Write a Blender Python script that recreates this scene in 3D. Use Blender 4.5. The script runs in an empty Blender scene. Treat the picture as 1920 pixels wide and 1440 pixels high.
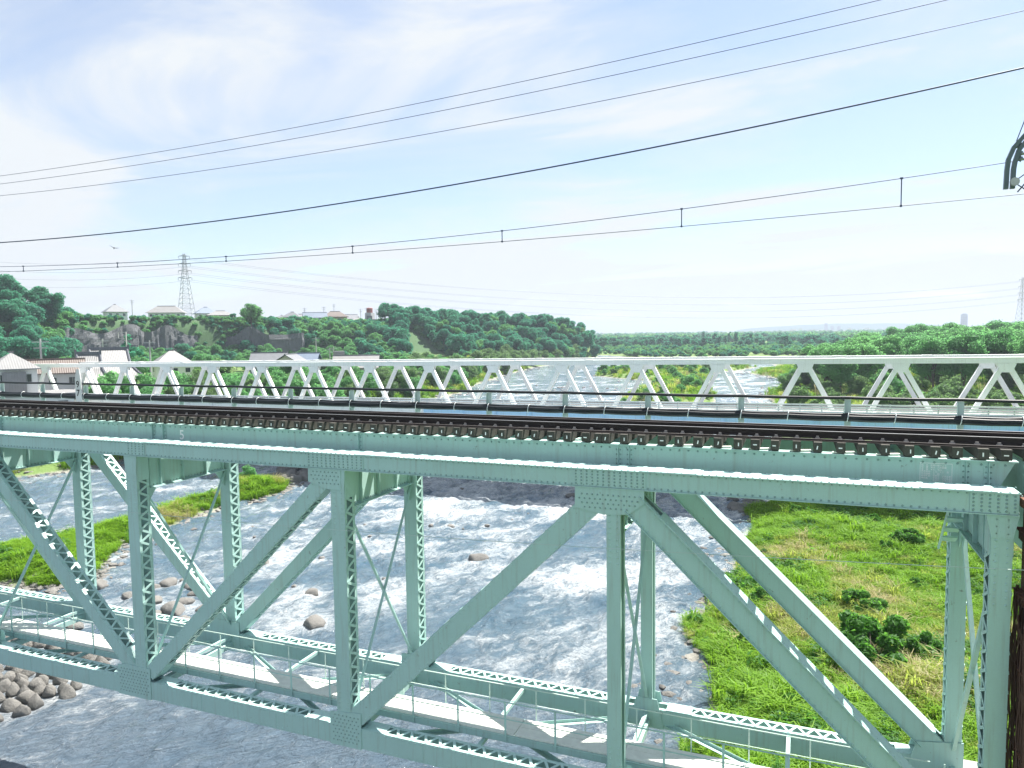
import bpy, math, random
import numpy as np
from mathutils import Vector, Matrix, Quaternion
random.seed(7); RNG = np.random.default_rng(11)
sc = bpy.context.scene
COL = sc.collection
V = Vector
rad = math.radians

# ------------------------------------------------------------------ camera
F_PX, YAW, PITCH, ROLL = 1353.04, -0.38101, 0.069736, -0.013656
CAM = V((26.769, -16.078, 3.605))
_r = V((math.cos(YAW), -math.sin(YAW), 0))
FWD = V((math.sin(YAW)*math.cos(PITCH), math.cos(YAW)*math.cos(PITCH), -math.sin(PITCH)))
_u = _r.cross(FWD)
RIGHT = _r*math.cos(ROLL) + _u*math.sin(ROLL)
UP = -_r*math.sin(ROLL) + _u*math.cos(ROLL)
cd = bpy.data.cameras.new('camera'); cam = bpy.data.objects.new('camera', cd); COL.objects.link(cam)
cd.sensor_width = 36.0; cd.lens = 36.0*F_PX/1920; cd.clip_start = 0.1; cd.clip_end = 20000
cam.matrix_world = Matrix(((RIGHT.x, UP.x, -FWD.x, CAM.x), (RIGHT.y, UP.y, -FWD.y, CAM.y), (RIGHT.z, UP.z, -FWD.z, CAM.z), (0, 0, 0, 1)))
sc.camera = cam
def dirpx(x, y): return FWD + RIGHT*((x-960)/F_PX) - UP*((y-720)/F_PX)
def atz(x, y, z): d = dirpx(x, y); return CAM + d*((z-CAM.z)/d.z)
def aty(x, y, Y): d = dirpx(x, y); return CAM + d*((Y-CAM.y)/d.y)
def proj(p): d = V(p)-CAM; z = d.dot(FWD); return 960+F_PX*d.dot(RIGHT)/z, 720-F_PX*d.dot(UP)/z
def atd(x, y, D): d = dirpx(x, y); return CAM + d*(D/math.hypot(d.x, d.y))

# ------------------------------------------------------------------ sun, sky, exposure
SUN = V((0.25, 0.48, 1.0)).normalized()
EL = math.asin(SUN.z); AZ = math.atan2(SUN.x, SUN.y)
ld = bpy.data.lights.new('sun', 'SUN'); ld.energy = 3.5; ld.angle = rad(0.5); ld.color = (1.0, 0.95, 0.87)
sun = bpy.data.objects.new('sun', ld); COL.objects.link(sun)
sun.rotation_euler = SUN.to_track_quat('Z', 'Y').to_euler(); sun.location = (0, 0, 200)
sc.view_settings.view_transform = 'Standard'; sc.view_settings.look = 'None'
sc.view_settings.gamma = 1.0; sc.view_settings.use_curve_mapping = False
sc.view_settings.exposure = 1.97
sc.cycles.use_denoising = True
sc.cycles.max_bounces = 6; sc.cycles.diffuse_bounces = 3; sc.cycles.glossy_bounces = 2; sc.cycles.transmission_bounces = 2
sc.cycles.volume_bounces = 0; sc.cycles.transparent_max_bounces = 4; sc.cycles.sample_clamp_indirect = 4.0
sc.cycles.caustics_reflective = False; sc.cycles.caustics_refractive = False

class NT:
    """short hand for building node trees"""
    def __init__(s, tree): s.t = tree; s.n = tree.nodes; s.l = tree.links
    def add(s, typ, **kw):
        n = s.n.new(typ)
        for k, v in kw.items():
            if k == 'inp':
                for a, b in v.items():
                    if hasattr(b, 'is_output'): s.l.new(b, n.inputs[a])
                    else: n.inputs[a].default_value = b
            else: setattr(n, k, v)
        return n
    def noise(s, vec, scale, detail=4, rough=.55, dist=0.0):
        return s.add('ShaderNodeTexNoise', inp={'Vector': vec, 'Scale': scale, 'Detail': detail, 'Roughness': rough, 'Distortion': dist}).outputs['Fac']
    def math(s, op, a, b=0.0, c=0.0, clamp=False):
        n = s.add('ShaderNodeMath', operation=op, use_clamp=clamp)
        for i, v in enumerate((a, b, c)):
            if hasattr(v, 'is_output'): s.l.new(v, n.inputs[i])
            else: n.inputs[i].default_value = v
        return n.outputs[0]
    def ramp(s, fac, stops):
        n = s.add('ShaderNodeValToRGB', inp={'Fac': fac}); e = n.color_ramp.elements
        while len(e) < len(stops): e.new(0.5)
        for i, (p, c) in enumerate(stops):
            e[i].position = p
            e[i].color = (c, c, c, 1) if not hasattr(c, '__len__') else (c[0], c[1], c[2], 1)
        return n.outputs['Color']
    def mix(s, fac, a, b, mode='MIX'):
        n = s.add('ShaderNodeMix', data_type='RGBA', blend_type=mode)
        for i, v in ((0, fac), (6, a), (7, b)):
            if hasattr(v, 'is_output'): s.l.new(v, n.inputs[i])
            else: n.inputs[i].default_value = (v[0], v[1], v[2], 1) if hasattr(v, '__len__') else v
        return n.outputs[2]
    def bump(s, h, strength, dist=0.02): return s.add('ShaderNodeBump', inp={'Height': h, 'Strength': strength, 'Distance': dist}).outputs['Normal']
    def mapping(s, vec, scale=(1, 1, 1), rot=(0, 0, 0), loc=(0, 0, 0)):
        return s.add('ShaderNodeMapping', inp={'Vector': vec, 'Scale': scale, 'Rotation': rot, 'Location': loc}).outputs['Vector']

w = bpy.data.worlds.new('World'); sc.world = w; w.use_nodes = True
T = NT(w.node_tree); T.n.clear()
sky = T.add('ShaderNodeTexSky', sky_type='NISHITA', sun_disc=False, sun_elevation=EL, sun_rotation=AZ, altitude=150, air_density=1.0, dust_density=0.7, ozone_density=2.0)
bg1 = T.add('ShaderNodeBackground', inp={'Color': T.mix(1.0, sky.outputs[0], (.98, .985, 1.0), 'MULTIPLY'), 'Strength': 0.050})
tc = T.add('ShaderNodeTexCoord').outputs['Generated']
sep = T.add('ShaderNodeSeparateXYZ', inp={0: tc})
zc = T.math('MAXIMUM', sep.outputs['Z'], 0.0)
den = T.math('ADD', zc, 0.10)
cx = T.math('DIVIDE', sep.outputs['X'], den); cy = T.math('DIVIDE', sep.outputs['Y'], den)
cv = T.add('ShaderNodeCombineXYZ', inp={0: cx, 1: cy, 2: 0.0}).outputs[0]
cm = T.mapping(cv, scale=(0.42, 0.75, 1), rot=(0, 0, rad(-38)), loc=(3.1, 1.4, 0))
n1 = T.noise(cm, 1.25, 9, .57, 1.0)
n2 = T.noise(T.mapping(cm, scale=(1, 1, 1), loc=(7, 3, 2)), 0.42, 3, .5, .3)
cl = T.math('ADD', T.math('MULTIPLY', n1, 0.55), T.math('MULTIPLY', n2, 0.62))
hz = T.math('POWER', T.math('SUBTRACT', 1.0, zc, clamp=True), 9.0)
cl = T.math('ADD', cl, T.math('MULTIPLY', hz, 0.11))
cf = T.ramp(cl, ((0.52, 0.24), (0.575, .45), (0.63, 1.0)))
bg2 = T.add('ShaderNodeBackground', inp={'Color': (0.92, 0.965, 1.0, 1), 'Strength': 0.245})
mx = T.add('ShaderNodeMixShader', inp={0: cf, 1: bg1.outputs[0], 2: bg2.outputs[0]})
out = T.add('ShaderNodeOutputWorld', inp={'Surface': mx.outputs[0]})

# ------------------------------------------------------------------ materials
MATS = {}
def mat(name):
    m = bpy.data.materials.new(name); m.use_nodes = True; t = NT(m.node_tree); t.n.clear()
    o = t.add('ShaderNodeOutputMaterial'); MATS[name] = m
    return m, t, o
def pbsdf(t, o, **kw):
    b = t.add('ShaderNodeBsdfPrincipled', inp=kw); t.l.new(b.outputs[0], o.inputs['Surface']); return b
def pos(t): return t.add('ShaderNodeNewGeometry').outputs['Position']
def simple(name, col, rough=.6, metal=0.0, var=.25, scale=3.0, bump=.15, bscale=20.0):
    m, t, o = mat(name); p = pos(t)
    f = t.noise(p, scale, 5, .6); f2 = t.noise(p, bscale, 4, .6)
    c = t.mix(f, tuple(x*(1-var) for x in col), tuple(min(1, x*(1+var)) for x in col))
    pbsdf(t, o, **{'Base Color': c, 'Roughness': rough, 'Metallic': metal, 'Normal': t.bump(f2, bump, .01)})
    return m
def painted(name, col, rust=.5, rough=.5, dirt=(.25, .24, .19)):
    """old oil paint on steel: uneven tone, run-down dirt, rust specks"""
    m, t, o = mat(name); p = pos(t)
    big = t.noise(p, .55, 4, .6); fine = t.noise(p, 26, 4, .65)
    streak = t.noise(t.mapping(p, scale=(7, 7, .45)), 1.6, 5, .6)
    c = t.mix(big, tuple(x*.90 for x in col), tuple(min(1, x*1.10) for x in col))
    c = t.mix(t.math('MULTIPLY', t.ramp(streak, ((.52, 0), (.76, 1))), .36), c, dirt)
    c = t.mix(t.math('MULTIPLY', t.ramp(fine, ((.35, 0), (.75, 1))), .14), c, tuple(x*.62 for x in col))
    spots = t.noise(p, 5.5, 7, .72)
    rf = t.math('MULTIPLY', t.ramp(spots, ((.645, 0), (.69, 1))), rust)
    c = t.mix(rf, c, (.10, .055, .03))
    pbsdf(t, o, **{'Base Color': c, 'Roughness': rough, 'Normal': t.bump(fine, .12, .006)})
    return m
painted('green_paint', (.400, .590, .560), rust=.6)
painted('green_paint_pale', (.56, .70, .64), rust=.4)
painted('rivet_shade_paint', (.225, .35, .335), rust=.8)  # darker green stands in for the shading around each rivet
painted('white_paint', (.86, .89, .89), rust=.85, dirt=(.50, .48, .40))
painted('blue_paint', (.44, .70, .95), rust=.3)
painted('white_marking', (.93, .95, .94), rust=.1)
simple('rail_rust', (.022, .015, .013), .75, 0, .4, 8, .3, 60)
simple('rail_head', (.42, .41, .40), .35, .9, .15, 6, .05)
simple('bolt_steel', (.36, .34, .32), .55, .3, .5, 9, .2)
simple('cable_black', (.008, .013, .017), .5, 0, .3, 6)
simple('cable_tie', (.72, .76, .74), .5, 0, .1)
simple('wire_dark', (.020, .040, .085), .5, .2, .2)
simple('wire_copper', (.09, .11, .13), .5, .3, .2)
simple('wire_pale', (.45, .55, .52), .5, .2, .1)
simple('galvanised', (.40, .42, .42), .45, .5, .2, 6)
simple('insulator_ceramic', (.20, .24, .27), .25, 0, .15)
simple('deck_board', (.68, .70, .64), .8, 0, .22, 4, .3, 30)
simple('concrete', (.36, .35, .32), .9, 0, .3, 1.2, .4, 9)
simple('asphalt', (.06, .06, .062), .9, 0, .2)
simple('sign_white', (.78, .79, .78), .5, 0, .12, 5)
simple('sign_ink', (.02, .02, .02), .6, 0, .1)
simple('glass_dark', (.03, .04, .05), .15, 0, .2)
simple('bird_feather', (.03, .03, .035), .8, 0, .2)
simple('bark', (.10, .08, .06), .9, 0, .3, 4, .5, 15)
simple('pylon_steel', (.34, .36, .38), .5, .4, .1)
simple('pole_concrete', (.42, .42, .41), .85, 0, .12)
# weathered creosoted sleepers
m, t, o = mat('sleeper_wood'); p = pos(t)
g = t.noise(t.mapping(p, scale=(22, 2.0, 22)), 2.2, 6, .65); b_ = t.noise(p, 3.3, 4)
oi = t.add('ShaderNodeObjectInfo').outputs['Random']
c = t.mix(g, (.012, .012, .011), (.105, .098, .08)); c = t.mix(t.math('MULTIPLY', b_, .4), c, (.035, .04, .025))
c = t.mix(t.math('MULTIPLY', oi, .55), c, (.035, .033, .03))
pbsdf(t, o, **{'Base Color': c, 'Roughness': .85, 'Normal': t.bump(g, .5, .01)})
# flaking rust of the old column
m, t, o = mat('rust_steel'); p = pos(t)
g = t.noise(p, 3, 7, .7); g2 = t.noise(p, 14, 5, .7)
c = t.mix(g, (.055, .022, .014), (.20, .080, .040)); c = t.mix(t.ramp(g2, ((.55, 0), (.7, 1))), c, (.34, .17, .09))
pbsdf(t, o, **{'Base Color': c, 'Roughness': .9, 'Normal': t.bump(g2, .5, .01)})
# river stones, wet at the foot
m, t, o = mat('river_stone'); p = pos(t); oi = t.add('ShaderNodeObjectInfo').outputs['Random']
g = t.noise(p, 2.2, 6, .65); g2 = t.noise(p, 16, 5, .7)
c = t.mix(g, (.09, .088, .082), (.29, .28, .26)); c = t.mix(t.math('MULTIPLY', oi, .6), c, (.17, .168, .16))
c = t.mix(t.math('MULTIPLY', g2, .3), c, (.10, .095, .085))
z_ = t.add('ShaderNodeSeparateXYZ', inp={0: p}).outputs['Z']
wet = t.ramp(t.math('ADD', t.math('ADD', z_, 13.0), t.math('MULTIPLY', g, .15)), ((.06, 1), (.24, 0)))
c = t.mix(t.math('MULTIPLY', wet, .75), c, (.035, .033, .03))
pbsdf(t, o, **{'Base Color': c, 'Roughness': .75, 'Normal': t.bump(t.math('ADD', g2, t.math('MULTIPLY', g, 1.5)), .9, .08)})
def foliage(name, a, b, tr=.25):
    """leaf colour that differs from plant to plant and clump to clump"""
    m, t, o = mat(name); p = pos(t); oi = t.add('ShaderNodeObjectInfo').outputs['Random']
    f = t.noise(p, .55, 3, .6); f2 = t.noise(p, 2.6, 3, .6)
    c = t.mix(t.math('ADD', t.math('MULTIPLY', f, .6), t.math('MULTIPLY', oi, .45)), a, b)
    c = t.mix(t.math('MULTIPLY', f2, .5), c, tuple(x*.62 for x in a))
    d = t.add('ShaderNodeBsdfDiffuse', inp={'Color': c, 'Roughness': .5})
    tl = t.add('ShaderNodeBsdfTranslucent', inp={'Color': c})
    s = t.add('ShaderNodeMixShader', inp={0: tr, 1: d.outputs[0], 2: tl.outputs[0]})
    gl = t.add('ShaderNodeBsdfGlossy', inp={'Color': (.5, .55, .6, 1), 'Roughness': .55})
    s2 = t.add('ShaderNodeMixShader', inp={0: .025, 1: s.outputs[0], 2: gl.outputs[0]})
    t.l.new(s2.outputs[0], o.inputs['Surface']); return m
foliage('leaf_dark', (.044, .265, .170), (.110, .390, .200), .66)
foliage('leaf_mid', (.105, .340, .110), (.215, .480, .155), .66)
foliage('leaf_fresh', (.130, .380, .130), (.250, .520, .180), .66)
foliage('leaf_light', (.135, .265, .085), (.215, .350, .130), .66)
foliage('leaf_herb', (.080, .270, .030), (.180, .400, .055), .66)
foliage('grass_green', (.200, .410, .018), (.300, .510, .040), .48)
foliage('grass_yellow', (.38, .48, .07), (.46, .54, .12), .66)
foliage('grass_dry', (.54, .48, .24), (.60, .56, .31), .35)
# ------------------------------------------------------------------ mesh helpers
OFF = {}
class MB:
    def __init__(s): s.v = []; s.f = []; s.m = []; s.cur = 0
    def add(s, vs, fs):
        b = len(s.v); s.v += [tuple(v) for v in vs]; s.f += [tuple(i+b for i in f) for f in fs]; s.m += [s.cur]*len(fs)
    def box(s, x0, x1, y0, y1, z0, z1):
        s.add([(x0, y0, z0), (x1, y0, z0), (x1, y1, z0), (x0, y1, z0), (x0, y0, z1), (x1, y0, z1), (x1, y1, z1), (x0, y1, z1)],
              [(0, 3, 2, 1), (4, 5, 6, 7), (0, 1, 5, 4), (1, 2, 6, 5), (2, 3, 7, 6), (3, 0, 4, 7)])
    def bar(s, p, q, n, a0, a1, b0, b1):
        """box along p-q; a = range across (t x n), b = range along n"""
        p = V(p); q = V(q); n = V(n); t = (q-p).normalized(); n = (n - t*n.dot(t)).normalized(); c = t.cross(n)
        s.add([e + c*a + n*b for e in (p, q) for a, b in ((a0, b0), (a1, b0), (a1, b1), (a0, b1))],
              [(0, 1, 2, 3), (7, 6, 5, 4), (0, 4, 5, 1), (1, 5, 6, 2), (2, 6, 7, 3), (3, 7, 4, 0)])
    def beam(s, p, q, w_, h, n=(0, 0, 1)):
        if abs((V(q)-V(p)).normalized().dot(V(n))) > .98: n = (0, 1, 0)
        s.bar(p, q, n, -w_/2, w_/2, -h/2, h/2)
    def prism(s, pts, y0, y1):
        """polygon given in x,z pushed from y0 to y1"""
        n = len(pts); s.add([(x, y0, z) for x, z in pts] + [(x, y1, z) for x, z in pts],
            [tuple(range(n)), tuple(range(2*n-1, n-1, -1))] + [(i, i+n, (i+1) % n+n, (i+1) % n) for i in range(n)])
    def tube(s, pts, r, n=6, caps=True):
        pts = [V(p) for p in pts]; b = len(s.v); rr = r if hasattr(r, '__len__') else [r]*len(pts)
        vs = []; ref = None
        for i, p in enumerate(pts):
            t = (pts[min(i+1, len(pts)-1)] - pts[max(i-1, 0)]).normalized()
            if ref is None: ref = V((0, 0, 1)) if abs(t.z) < .9 else V((1, 0, 0))
            u = (ref - t*ref.dot(t)).normalized(); ref = u; w2 = t.cross(u)
            for k in range(n): a = 2*math.pi*k/n; vs.append(p + (u*math.cos(a) + w2*math.sin(a))*rr[i])
        fs = [(i*n+k, i*n+(k+1) % n, (i+1)*n+(k+1) % n, (i+1)*n+k) for i in range(len(pts)-1) for k in range(n)]
        if caps: fs += [tuple(range(n-1, -1, -1)), tuple(range((len(pts)-1)*n, len(pts)*n))]
        s.add(vs, fs)
    def lathe(s, prof, c, n=10):
        c = V(c); vs = [c + V((r*math.cos(2*math.pi*k/n), r*math.sin(2*math.pi*k/n), z)) for r, z in prof for k in range(n)]
        fs = [(i*n+k, i*n+(k+1) % n, (i+1)*n+(k+1) % n, (i+1)*n+k) for i in range(len(prof)-1) for k in range(n)]
        s.add(vs, fs + [tuple(range(n-1, -1, -1)), tuple(range((len(prof)-1)*n, len(prof)*n))])
    def rivet(s, c, n, r=.025, h=.022):
        c = V(c); n = V(n); u = n.orthogonal().normalized(); v = n.cross(u)
        s.add([c + (u*math.cos(k*math.pi/3) + v*math.sin(k*math.pi/3))*r for k in range(6)] + [c + n*h*.8 + (u*math.cos(k*math.pi/3) + v*math.sin(k*math.pi/3))*r*.55 for k in range(6)],
              [(k, (k+1) % 6, (k+1) % 6+6, k+6) for k in range(6)] + [(6, 7, 8, 9, 10, 11)])
    def mesh(s, name, mats, off=(0, 0, 0), smooth=False):
        me = bpy.data.meshes.new(name); ox, oy, oz = off
        me.from_pydata([(x-ox, y-oy, z-oz) for x, y, z in s.v], [], s.f)
        mats = mats if isinstance(mats, (list, tuple)) else [mats]
        for mm in mats: me.materials.append(MATS[mm])
        if len(mats) > 1: me.polygons.foreach_set('material_index', s.m)
        if smooth: me.polygons.foreach_set('use_smooth', [True]*len(me.polygons))
        me.update(); return me
    def build(s, name, mats, parent=None, smooth=False, **props):
        o = link(name, s.mesh(name, mats, OFF.get(parent.name, (0, 0, 0)) if parent else (0, 0, 0), smooth), parent)
        for k, v in props.items(): o[k] = v
        return o
def link(name, data, parent=None):
    o = bpy.data.objects.new(name, data); COL.objects.link(o)
    if parent: o.parent = parent; OFF[o.name] = OFF.get(parent.name, (0, 0, 0))
    return o
def thing(name, label, cat, loc=(0, 0, 0), rz=0.0, group=None, world=False):
    """Empty at a thing's base; world=True: its parts are given in world coordinates"""
    o = bpy.data.objects.new(name, None); COL.objects.link(o); o.empty_display_size = .3
    o.location = loc; o.rotation_euler = (0, 0, rz); o['label'] = label; o['category'] = cat
    if group: o['group'] = group
    OFF[o.name] = tuple(loc) if world else (0, 0, 0)
    return o
def tag(o, label, cat, group=None):
    o['label'] = label; o['category'] = cat
    if group: o['group'] = group
    return o
def copy_tree(src, parent=None):
    c = src.copy(); COL.objects.link(c); c.parent = parent
    for ch in list(src.children): copy_tree(ch, c)
    return c
# numpy value noise
_tab = RNG.random((256, 256))
def vnoise(x, y):
    xi = np.floor(x).astype(int); yi = np.floor(y).astype(int); fx = x-xi; fy = y-yi
    fx = fx*fx*(3-2*fx); fy = fy*fy*(3-2*fy); g = lambda a, b: _tab[a & 255, b & 255]
    return (g(xi, yi)*(1-fx)+g(xi+1, yi)*fx)*(1-fy) + (g(xi, yi+1)*(1-fx)+g(xi+1, yi+1)*fx)*fy
def fbm(x, y, o=4):
    s = 0; a = .5
    for i in range(o): s = s + a*(vnoise(x*2**i+17.3*i, y*2**i+5.1*i)-.5); a *= .5
    return s
# ------------------------------------------------------------------ the green railway truss bridge
P = 7.6; YN, YF = 0.0, 3.86
GP = 'green_paint'
br = thing('railway_truss_bridge', 'pale green riveted steel deck truss railway bridge spanning the river', 'bridge', (7.6, 2.18, -8.3), world=True)
bar_meshes = {}
def lacing(part, p, q, s_off, b0, b1, pitch, single, n=(0, 1, 0), wbar=.062, name='lacing_bar'):
    """V lacing on one side of a member; single: each bar an object of its own"""
    p = V(p); q = V(q); t = (q-p); L = t.length; t.normalize(); n = V(n); c = t.cross(n)
    k = max(2, int(L/(pitch/2))); st = L/k; mb = MB()
    ln = math.hypot(st, b1-b0)
    for i in range(k):
        a = p + t*(i*st) + c*s_off + n*(b0 if i % 2 == 0 else b1); b = p + t*((i+1)*st) + c*s_off + n*(b1 if i % 2 == 0 else b0)
        d = (b-a).normalized(); lift = .003 if i % 2 else 0.0
        sg = 1 if s_off > 0 else -1
        if single:
            key = round(ln, 3)
            if key not in bar_meshes:
                m_ = MB(); m_.box(-ln/2-.02, ln/2+.02, -wbar/2, wbar/2, -.006, .006); bar_meshes[key] = m_.mesh(name, GP)
            o = link(name, bar_meshes[key], part)
            mid = (a+b)/2 + c*sg*(.006+lift) - V(OFF[part.name]); y_ = c.cross(d)
            o.matrix_local = Matrix(((d.x, y_.x, c.x, mid.x), (d.y, y_.y, c.y, mid.y), (d.z, y_.z, c.z, mid.z), (0, 0, 0, 1)))
        else:
            mb.bar(a - d*.02 + c*sg*(.006+lift), b + d*.02 + c*sg*(.006+lift), c, -wbar/2, wbar/2, -.006, .006)
    if not single: mb.build('lacing', GP, part, kind='stuff')
def channels(mb, p, q, w_, y0, y1, fl=.10, th=.016):
    n = (0, 1, 0)
    for a, b in ((y0, y0+th), (y1-th, y1)): mb.bar(p, q, n, -w_/2, w_/2, a, b)
    for sgn in (-1, 1):
        e0, e1 = sorted((sgn*w_/2, sgn*(w_/2-th)))
        e0 -= .002 if sgn > 0 else -.004; e1 += .002 if sgn > 0 else -.004
        mb.bar(p, q, n, e0, e1, y0+.004, y0+fl); mb.bar(p, q, n, e0, e1, y1-fl, y1-.004)
def rivet_line(mb, a, b, n, step, **kw):
    a = V(a); b = V(b); L = (b-a).length; k = max(1, int(L/step))
    for i in range(k+1): mb.rivet(a + (b-a)*(i/k), n, **kw)
def rivet_poly(mb, pts, y, step=.125, inset=.06):
    """rivets in a staggered field inside a gusset outline"""
    xs = [a for a, _ in pts]; zs = [b for _, b in pts]
    def inside(x, z):
        for dx, dz in ((0, 0), (inset, 0), (-inset, 0), (0, inset), (0, -inset)):
            c = False
            for i in range(len(pts)):
                (x1, z1), (x2, z2) = pts[i], pts[i-1]
                if (z1 > z+dz) != (z2 > z+dz) and x+dx < (x2-x1)*(z+dz-z1)/(z2-z1)+x1: c = not c
            if not c: return False
        return True
    r = 0; z = min(zs)+.05
    while z < max(zs):
        x = min(xs)+.05+(r % 2)*step/2
        while x < max(xs):
            if inside(x, z): mb.rivet((x, y, z), (0, -1, 0))
            x += step
        z += step*.82; r += 1
XL, XR = -15.5, 30.66
for side, y0 in (('near', YN), ('far', YF)):
    mb = MB(); mb.box(XL, XR, y0+.012, y0+.57, .03, .43); mb.box(XL-.02, XR+.02, y0-.03, y0+.63, .43, .452)
    mb.box(XL, XR, y0-.035, y0+.10, .008, .028); mb.box(XL, XR, y0+.48, y0+.62, .008, .028)
    tchord = mb.build('top_chord', GP, br)
    rv = MB()
    x0 = -4 if side == 'near' else XL
    for xx in (np.arange(x0, XR, .15) if side == 'near' else []):
        rv.rivet((xx, y0, .452), (0, 0, 1)); rv.rivet((xx+.07, y0+.56, .452), (0, 0, 1), r=.024, h=.024)
        rv.rivet((xx, y0+.012, .065), (0, -1, 0)); rv.rivet((xx+.05, y0+.012, .40), (0, -1, 0), r=.016)
    for k in range(-2, 5):
        X = P*k
        if k in (0, 2): a, b = (X-.95, X+.85) if k == 2 else (X-.85, X+.95)
        elif k in (-1, 3): a, b = X-.95, X+.75
        elif k == 1: a, b = X-.1, X+.62
        else: a, b = (X-.55, XR-.01) if k == 4 else (XL+.01, X+.55)
        m2 = MB(); m2.box(a, b, y0-.004, y0+.012, .036, .426)
        sp = m2.build('splice_plate', GP, tchord)
        if side == 'near' and k >= 0:
            for zz in (.09, .165, .24, .315, .385): rivet_line(rv, (a+.06, y0-.004, zz), (b-.06, y0-.004, zz), (0, -1, 0), .13)
    if rv.v: rv.build('rivets', 'rivet_shade_paint', tchord, kind='stuff')
    # cover plate joints on top
    for k in range(-1, 5):
        mb = MB(); mb.box(P*k+.6-2*(k == 4), P*k+1.9-2*(k == 4), y0-.025, y0+.625, .452, .464); mb.build('cover_plate', GP, tchord)
    # bottom chords, one piece per panel
    for k in range(-2, 4):
        p, q = V((P*k, 0, -7.42)), V((P*(k+1), 0, -7.42)); mb = MB()
        channels(mb, p, q, .55, y0+.012, y0+.48)
        if side == 'near' and k >= 0:
            for xx in np.arange(P*k+.9, P*(k+1)-.9, .19): mb.rivet((xx, y0+.012, -7.19), (0, -1, 0)); mb.rivet((xx, y0+.012, -7.64), (0, -1, 0))
            for xx in (P*k+2.1, P*k+4.9): mb.box(xx-.35, xx+.35, y0+.004, y0+.012, -7.62, -7.22)
        bc = mb.build('bottom_chord', GP, br)
        for e in (P*k+.55, P*(k+1)-1.25):
            m2 = MB(); m2.box(e, e+.7, y0+.02, y0+.475, -7.141, -7.127); m2.build('tie_plate', GP, bc)
        for s_ in (.277, -.277):
            one = s_ > 0 and ((side == 'near' and k in (0, 1, 2)) or (side == 'far' and k == 2))
            lacing(bc, (P*k+1.25, 0, -7.42), (P*(k+1)-1.25, 0, -7.42), s_, y0+.06, y0+.43, .42, one, wbar=.07)
    # posts
    for k in range(-2, 5):
        X = P*k; end = k in (-2, 4); solid = k in (-1, 3)
        w_ = .36 if end else (.33 if solid else .44)
        p, q = V((X, 0, -7.3)), V((X, 0, .02)); mb = MB()
        channels(mb, p, q, w_, y0+.014, y0+.476)
        if solid:
            mb.box(X-.03, X+.03, y0+.03, y0+.46, -7.3, 0.0)
        if side == 'near' and k >= 0:
            for z in np.arange(-1.75, -.05, .14):
                for dx in (-w_*.27, w_*.27): mb.rivet((X+dx, y0+.014, z), (0, -1, 0), r=.024, h=.02)
            for z in np.arange(-6.9, -6.2, .14):
                for dx in (-w_*.3, w_*.3): mb.rivet((X+dx, y0+.014, z), (0, -1, 0))
        post = mb.build('vertical_post', GP, br)
        m2 = MB(); hw = w_/2
        if end: m2.prism([(X-hw-.09, .008), (X+hw+.09, .008), (X+hw, -.44), (X-hw, -.44)], y0-.002, y0+.014)
        else: m2.prism([(X-hw-.05, .008), (X+hw+.04, .008), (X+hw, -.55), (X-hw, -.55)], y0+.002, y0+.0135)
        m2.build('post_cap_plate', GP, post)
        if not solid:
            for s_ in (1, -1):
                face = -1 if k < 4 else 1                # the side the near bank sees
                one = (s_ == face) and ((side == 'near' and k in (1, 2)) or (side == 'far' and k in (1,)))
                lacing(post, (X, 0, -6.6), (X, 0, -.75), s_*(w_/2+.002), y0+.055, y0+.435, .385, one)
                e = s_*(w_/2+.004)
                for za, zb in ((-6.95, -6.58), (-.78, -.02)):
                    m2 = MB(); xa, xb = sorted((X-e, X-e-.012*s_)); m2.box(xa, xb, y0+.025, y0+.465, za, zb); m2.build('batten_plate', GP, post)
    # gussets
    n3 = [(21.89, .012), (23.52, .012), (23.52, -.29), (23.15, -.57), (22.56, -.61), (21.88, -.48)]
    n2 = [(14.28, .012), (15.33, .012), (15.33, -.53), (14.91, -.53), (14.27, -.36)]
    b1 = [(6.62, -6.76), (7.06, -6.70), (8.0, -6.71), (8.0, -7.72), (6.6, -7.72)]
    b2 = [(14.76, -6.78), (15.75, -6.69), (15.75, -7.72), (14.74, -7.72)]
    b3 = [(22.5, -6.85), (23.1, -6.85), (23.3, -7.72), (22.3, -7.72)]
    b4 = [(29.6, -6.75), (30.62, -6.6), (30.62, -7.75), (29.3, -7.75)]
    mir = lambda pts: [(15.2-a, b) for a, b in pts][::-1]
    for g in (n3, n2, b1, b2, b3, b4, mir(n3), mir(n2), mir(b2), mir(b3), mir(b4)):
        m2 = MB(); m2.prism(g[::-1], y0-.012, y0+.0105); gp = m2.build('gusset_plate', GP, br)
        m2 = MB(); m2.prism(g[::-1], y0+.482, y0+.50)
        m2.build('inner_gusset', GP, gp)
        if side == 'near' and max(a for a, _ in g) > 1:
            rv = MB(); rivet_poly(rv, g, y0-.012); rv.build('rivets', 'rivet_shade_paint', gp, kind='stuff')
    # diagonals: top node, bottom node, width
    for kt, kb, w_ in ((0, 1, .42), (2, 1, .42), (3, 2, .50), (3, 4, .50), (-1, 0, .50), (-1, -2, .50)):
        A = V((P*kt, 0, .12)); B = V((P*kb, 0, -7.22)); d = (B-A).normalized()
        left, right = (A, B) if kt < kb else (B, A)
        t_ = (right-left).normalized()
        p, q = left + t_*(.5 if left is A else .45), right - t_*(.5 if right is A else .45)
        mb = MB(); channels(mb, p, q, w_, y0+.020, y0+.474)
        cov = (kt, kb) in ((3, 4), (-1, -2))
        if cov:
            for e in (w_/2-.012, -w_/2): mb.bar(p+t_*.12, q-t_*.3, (0, 1, 0), e, e+.012, y0-.055, y0+.019)
            mb.bar(p+t_*.75, q-t_*.3, (0, 1, 0), w_/2, w_/2+.014, y0-.058, y0+.50)
        cdir = t_.cross(V((0, 1, 0)))
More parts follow.
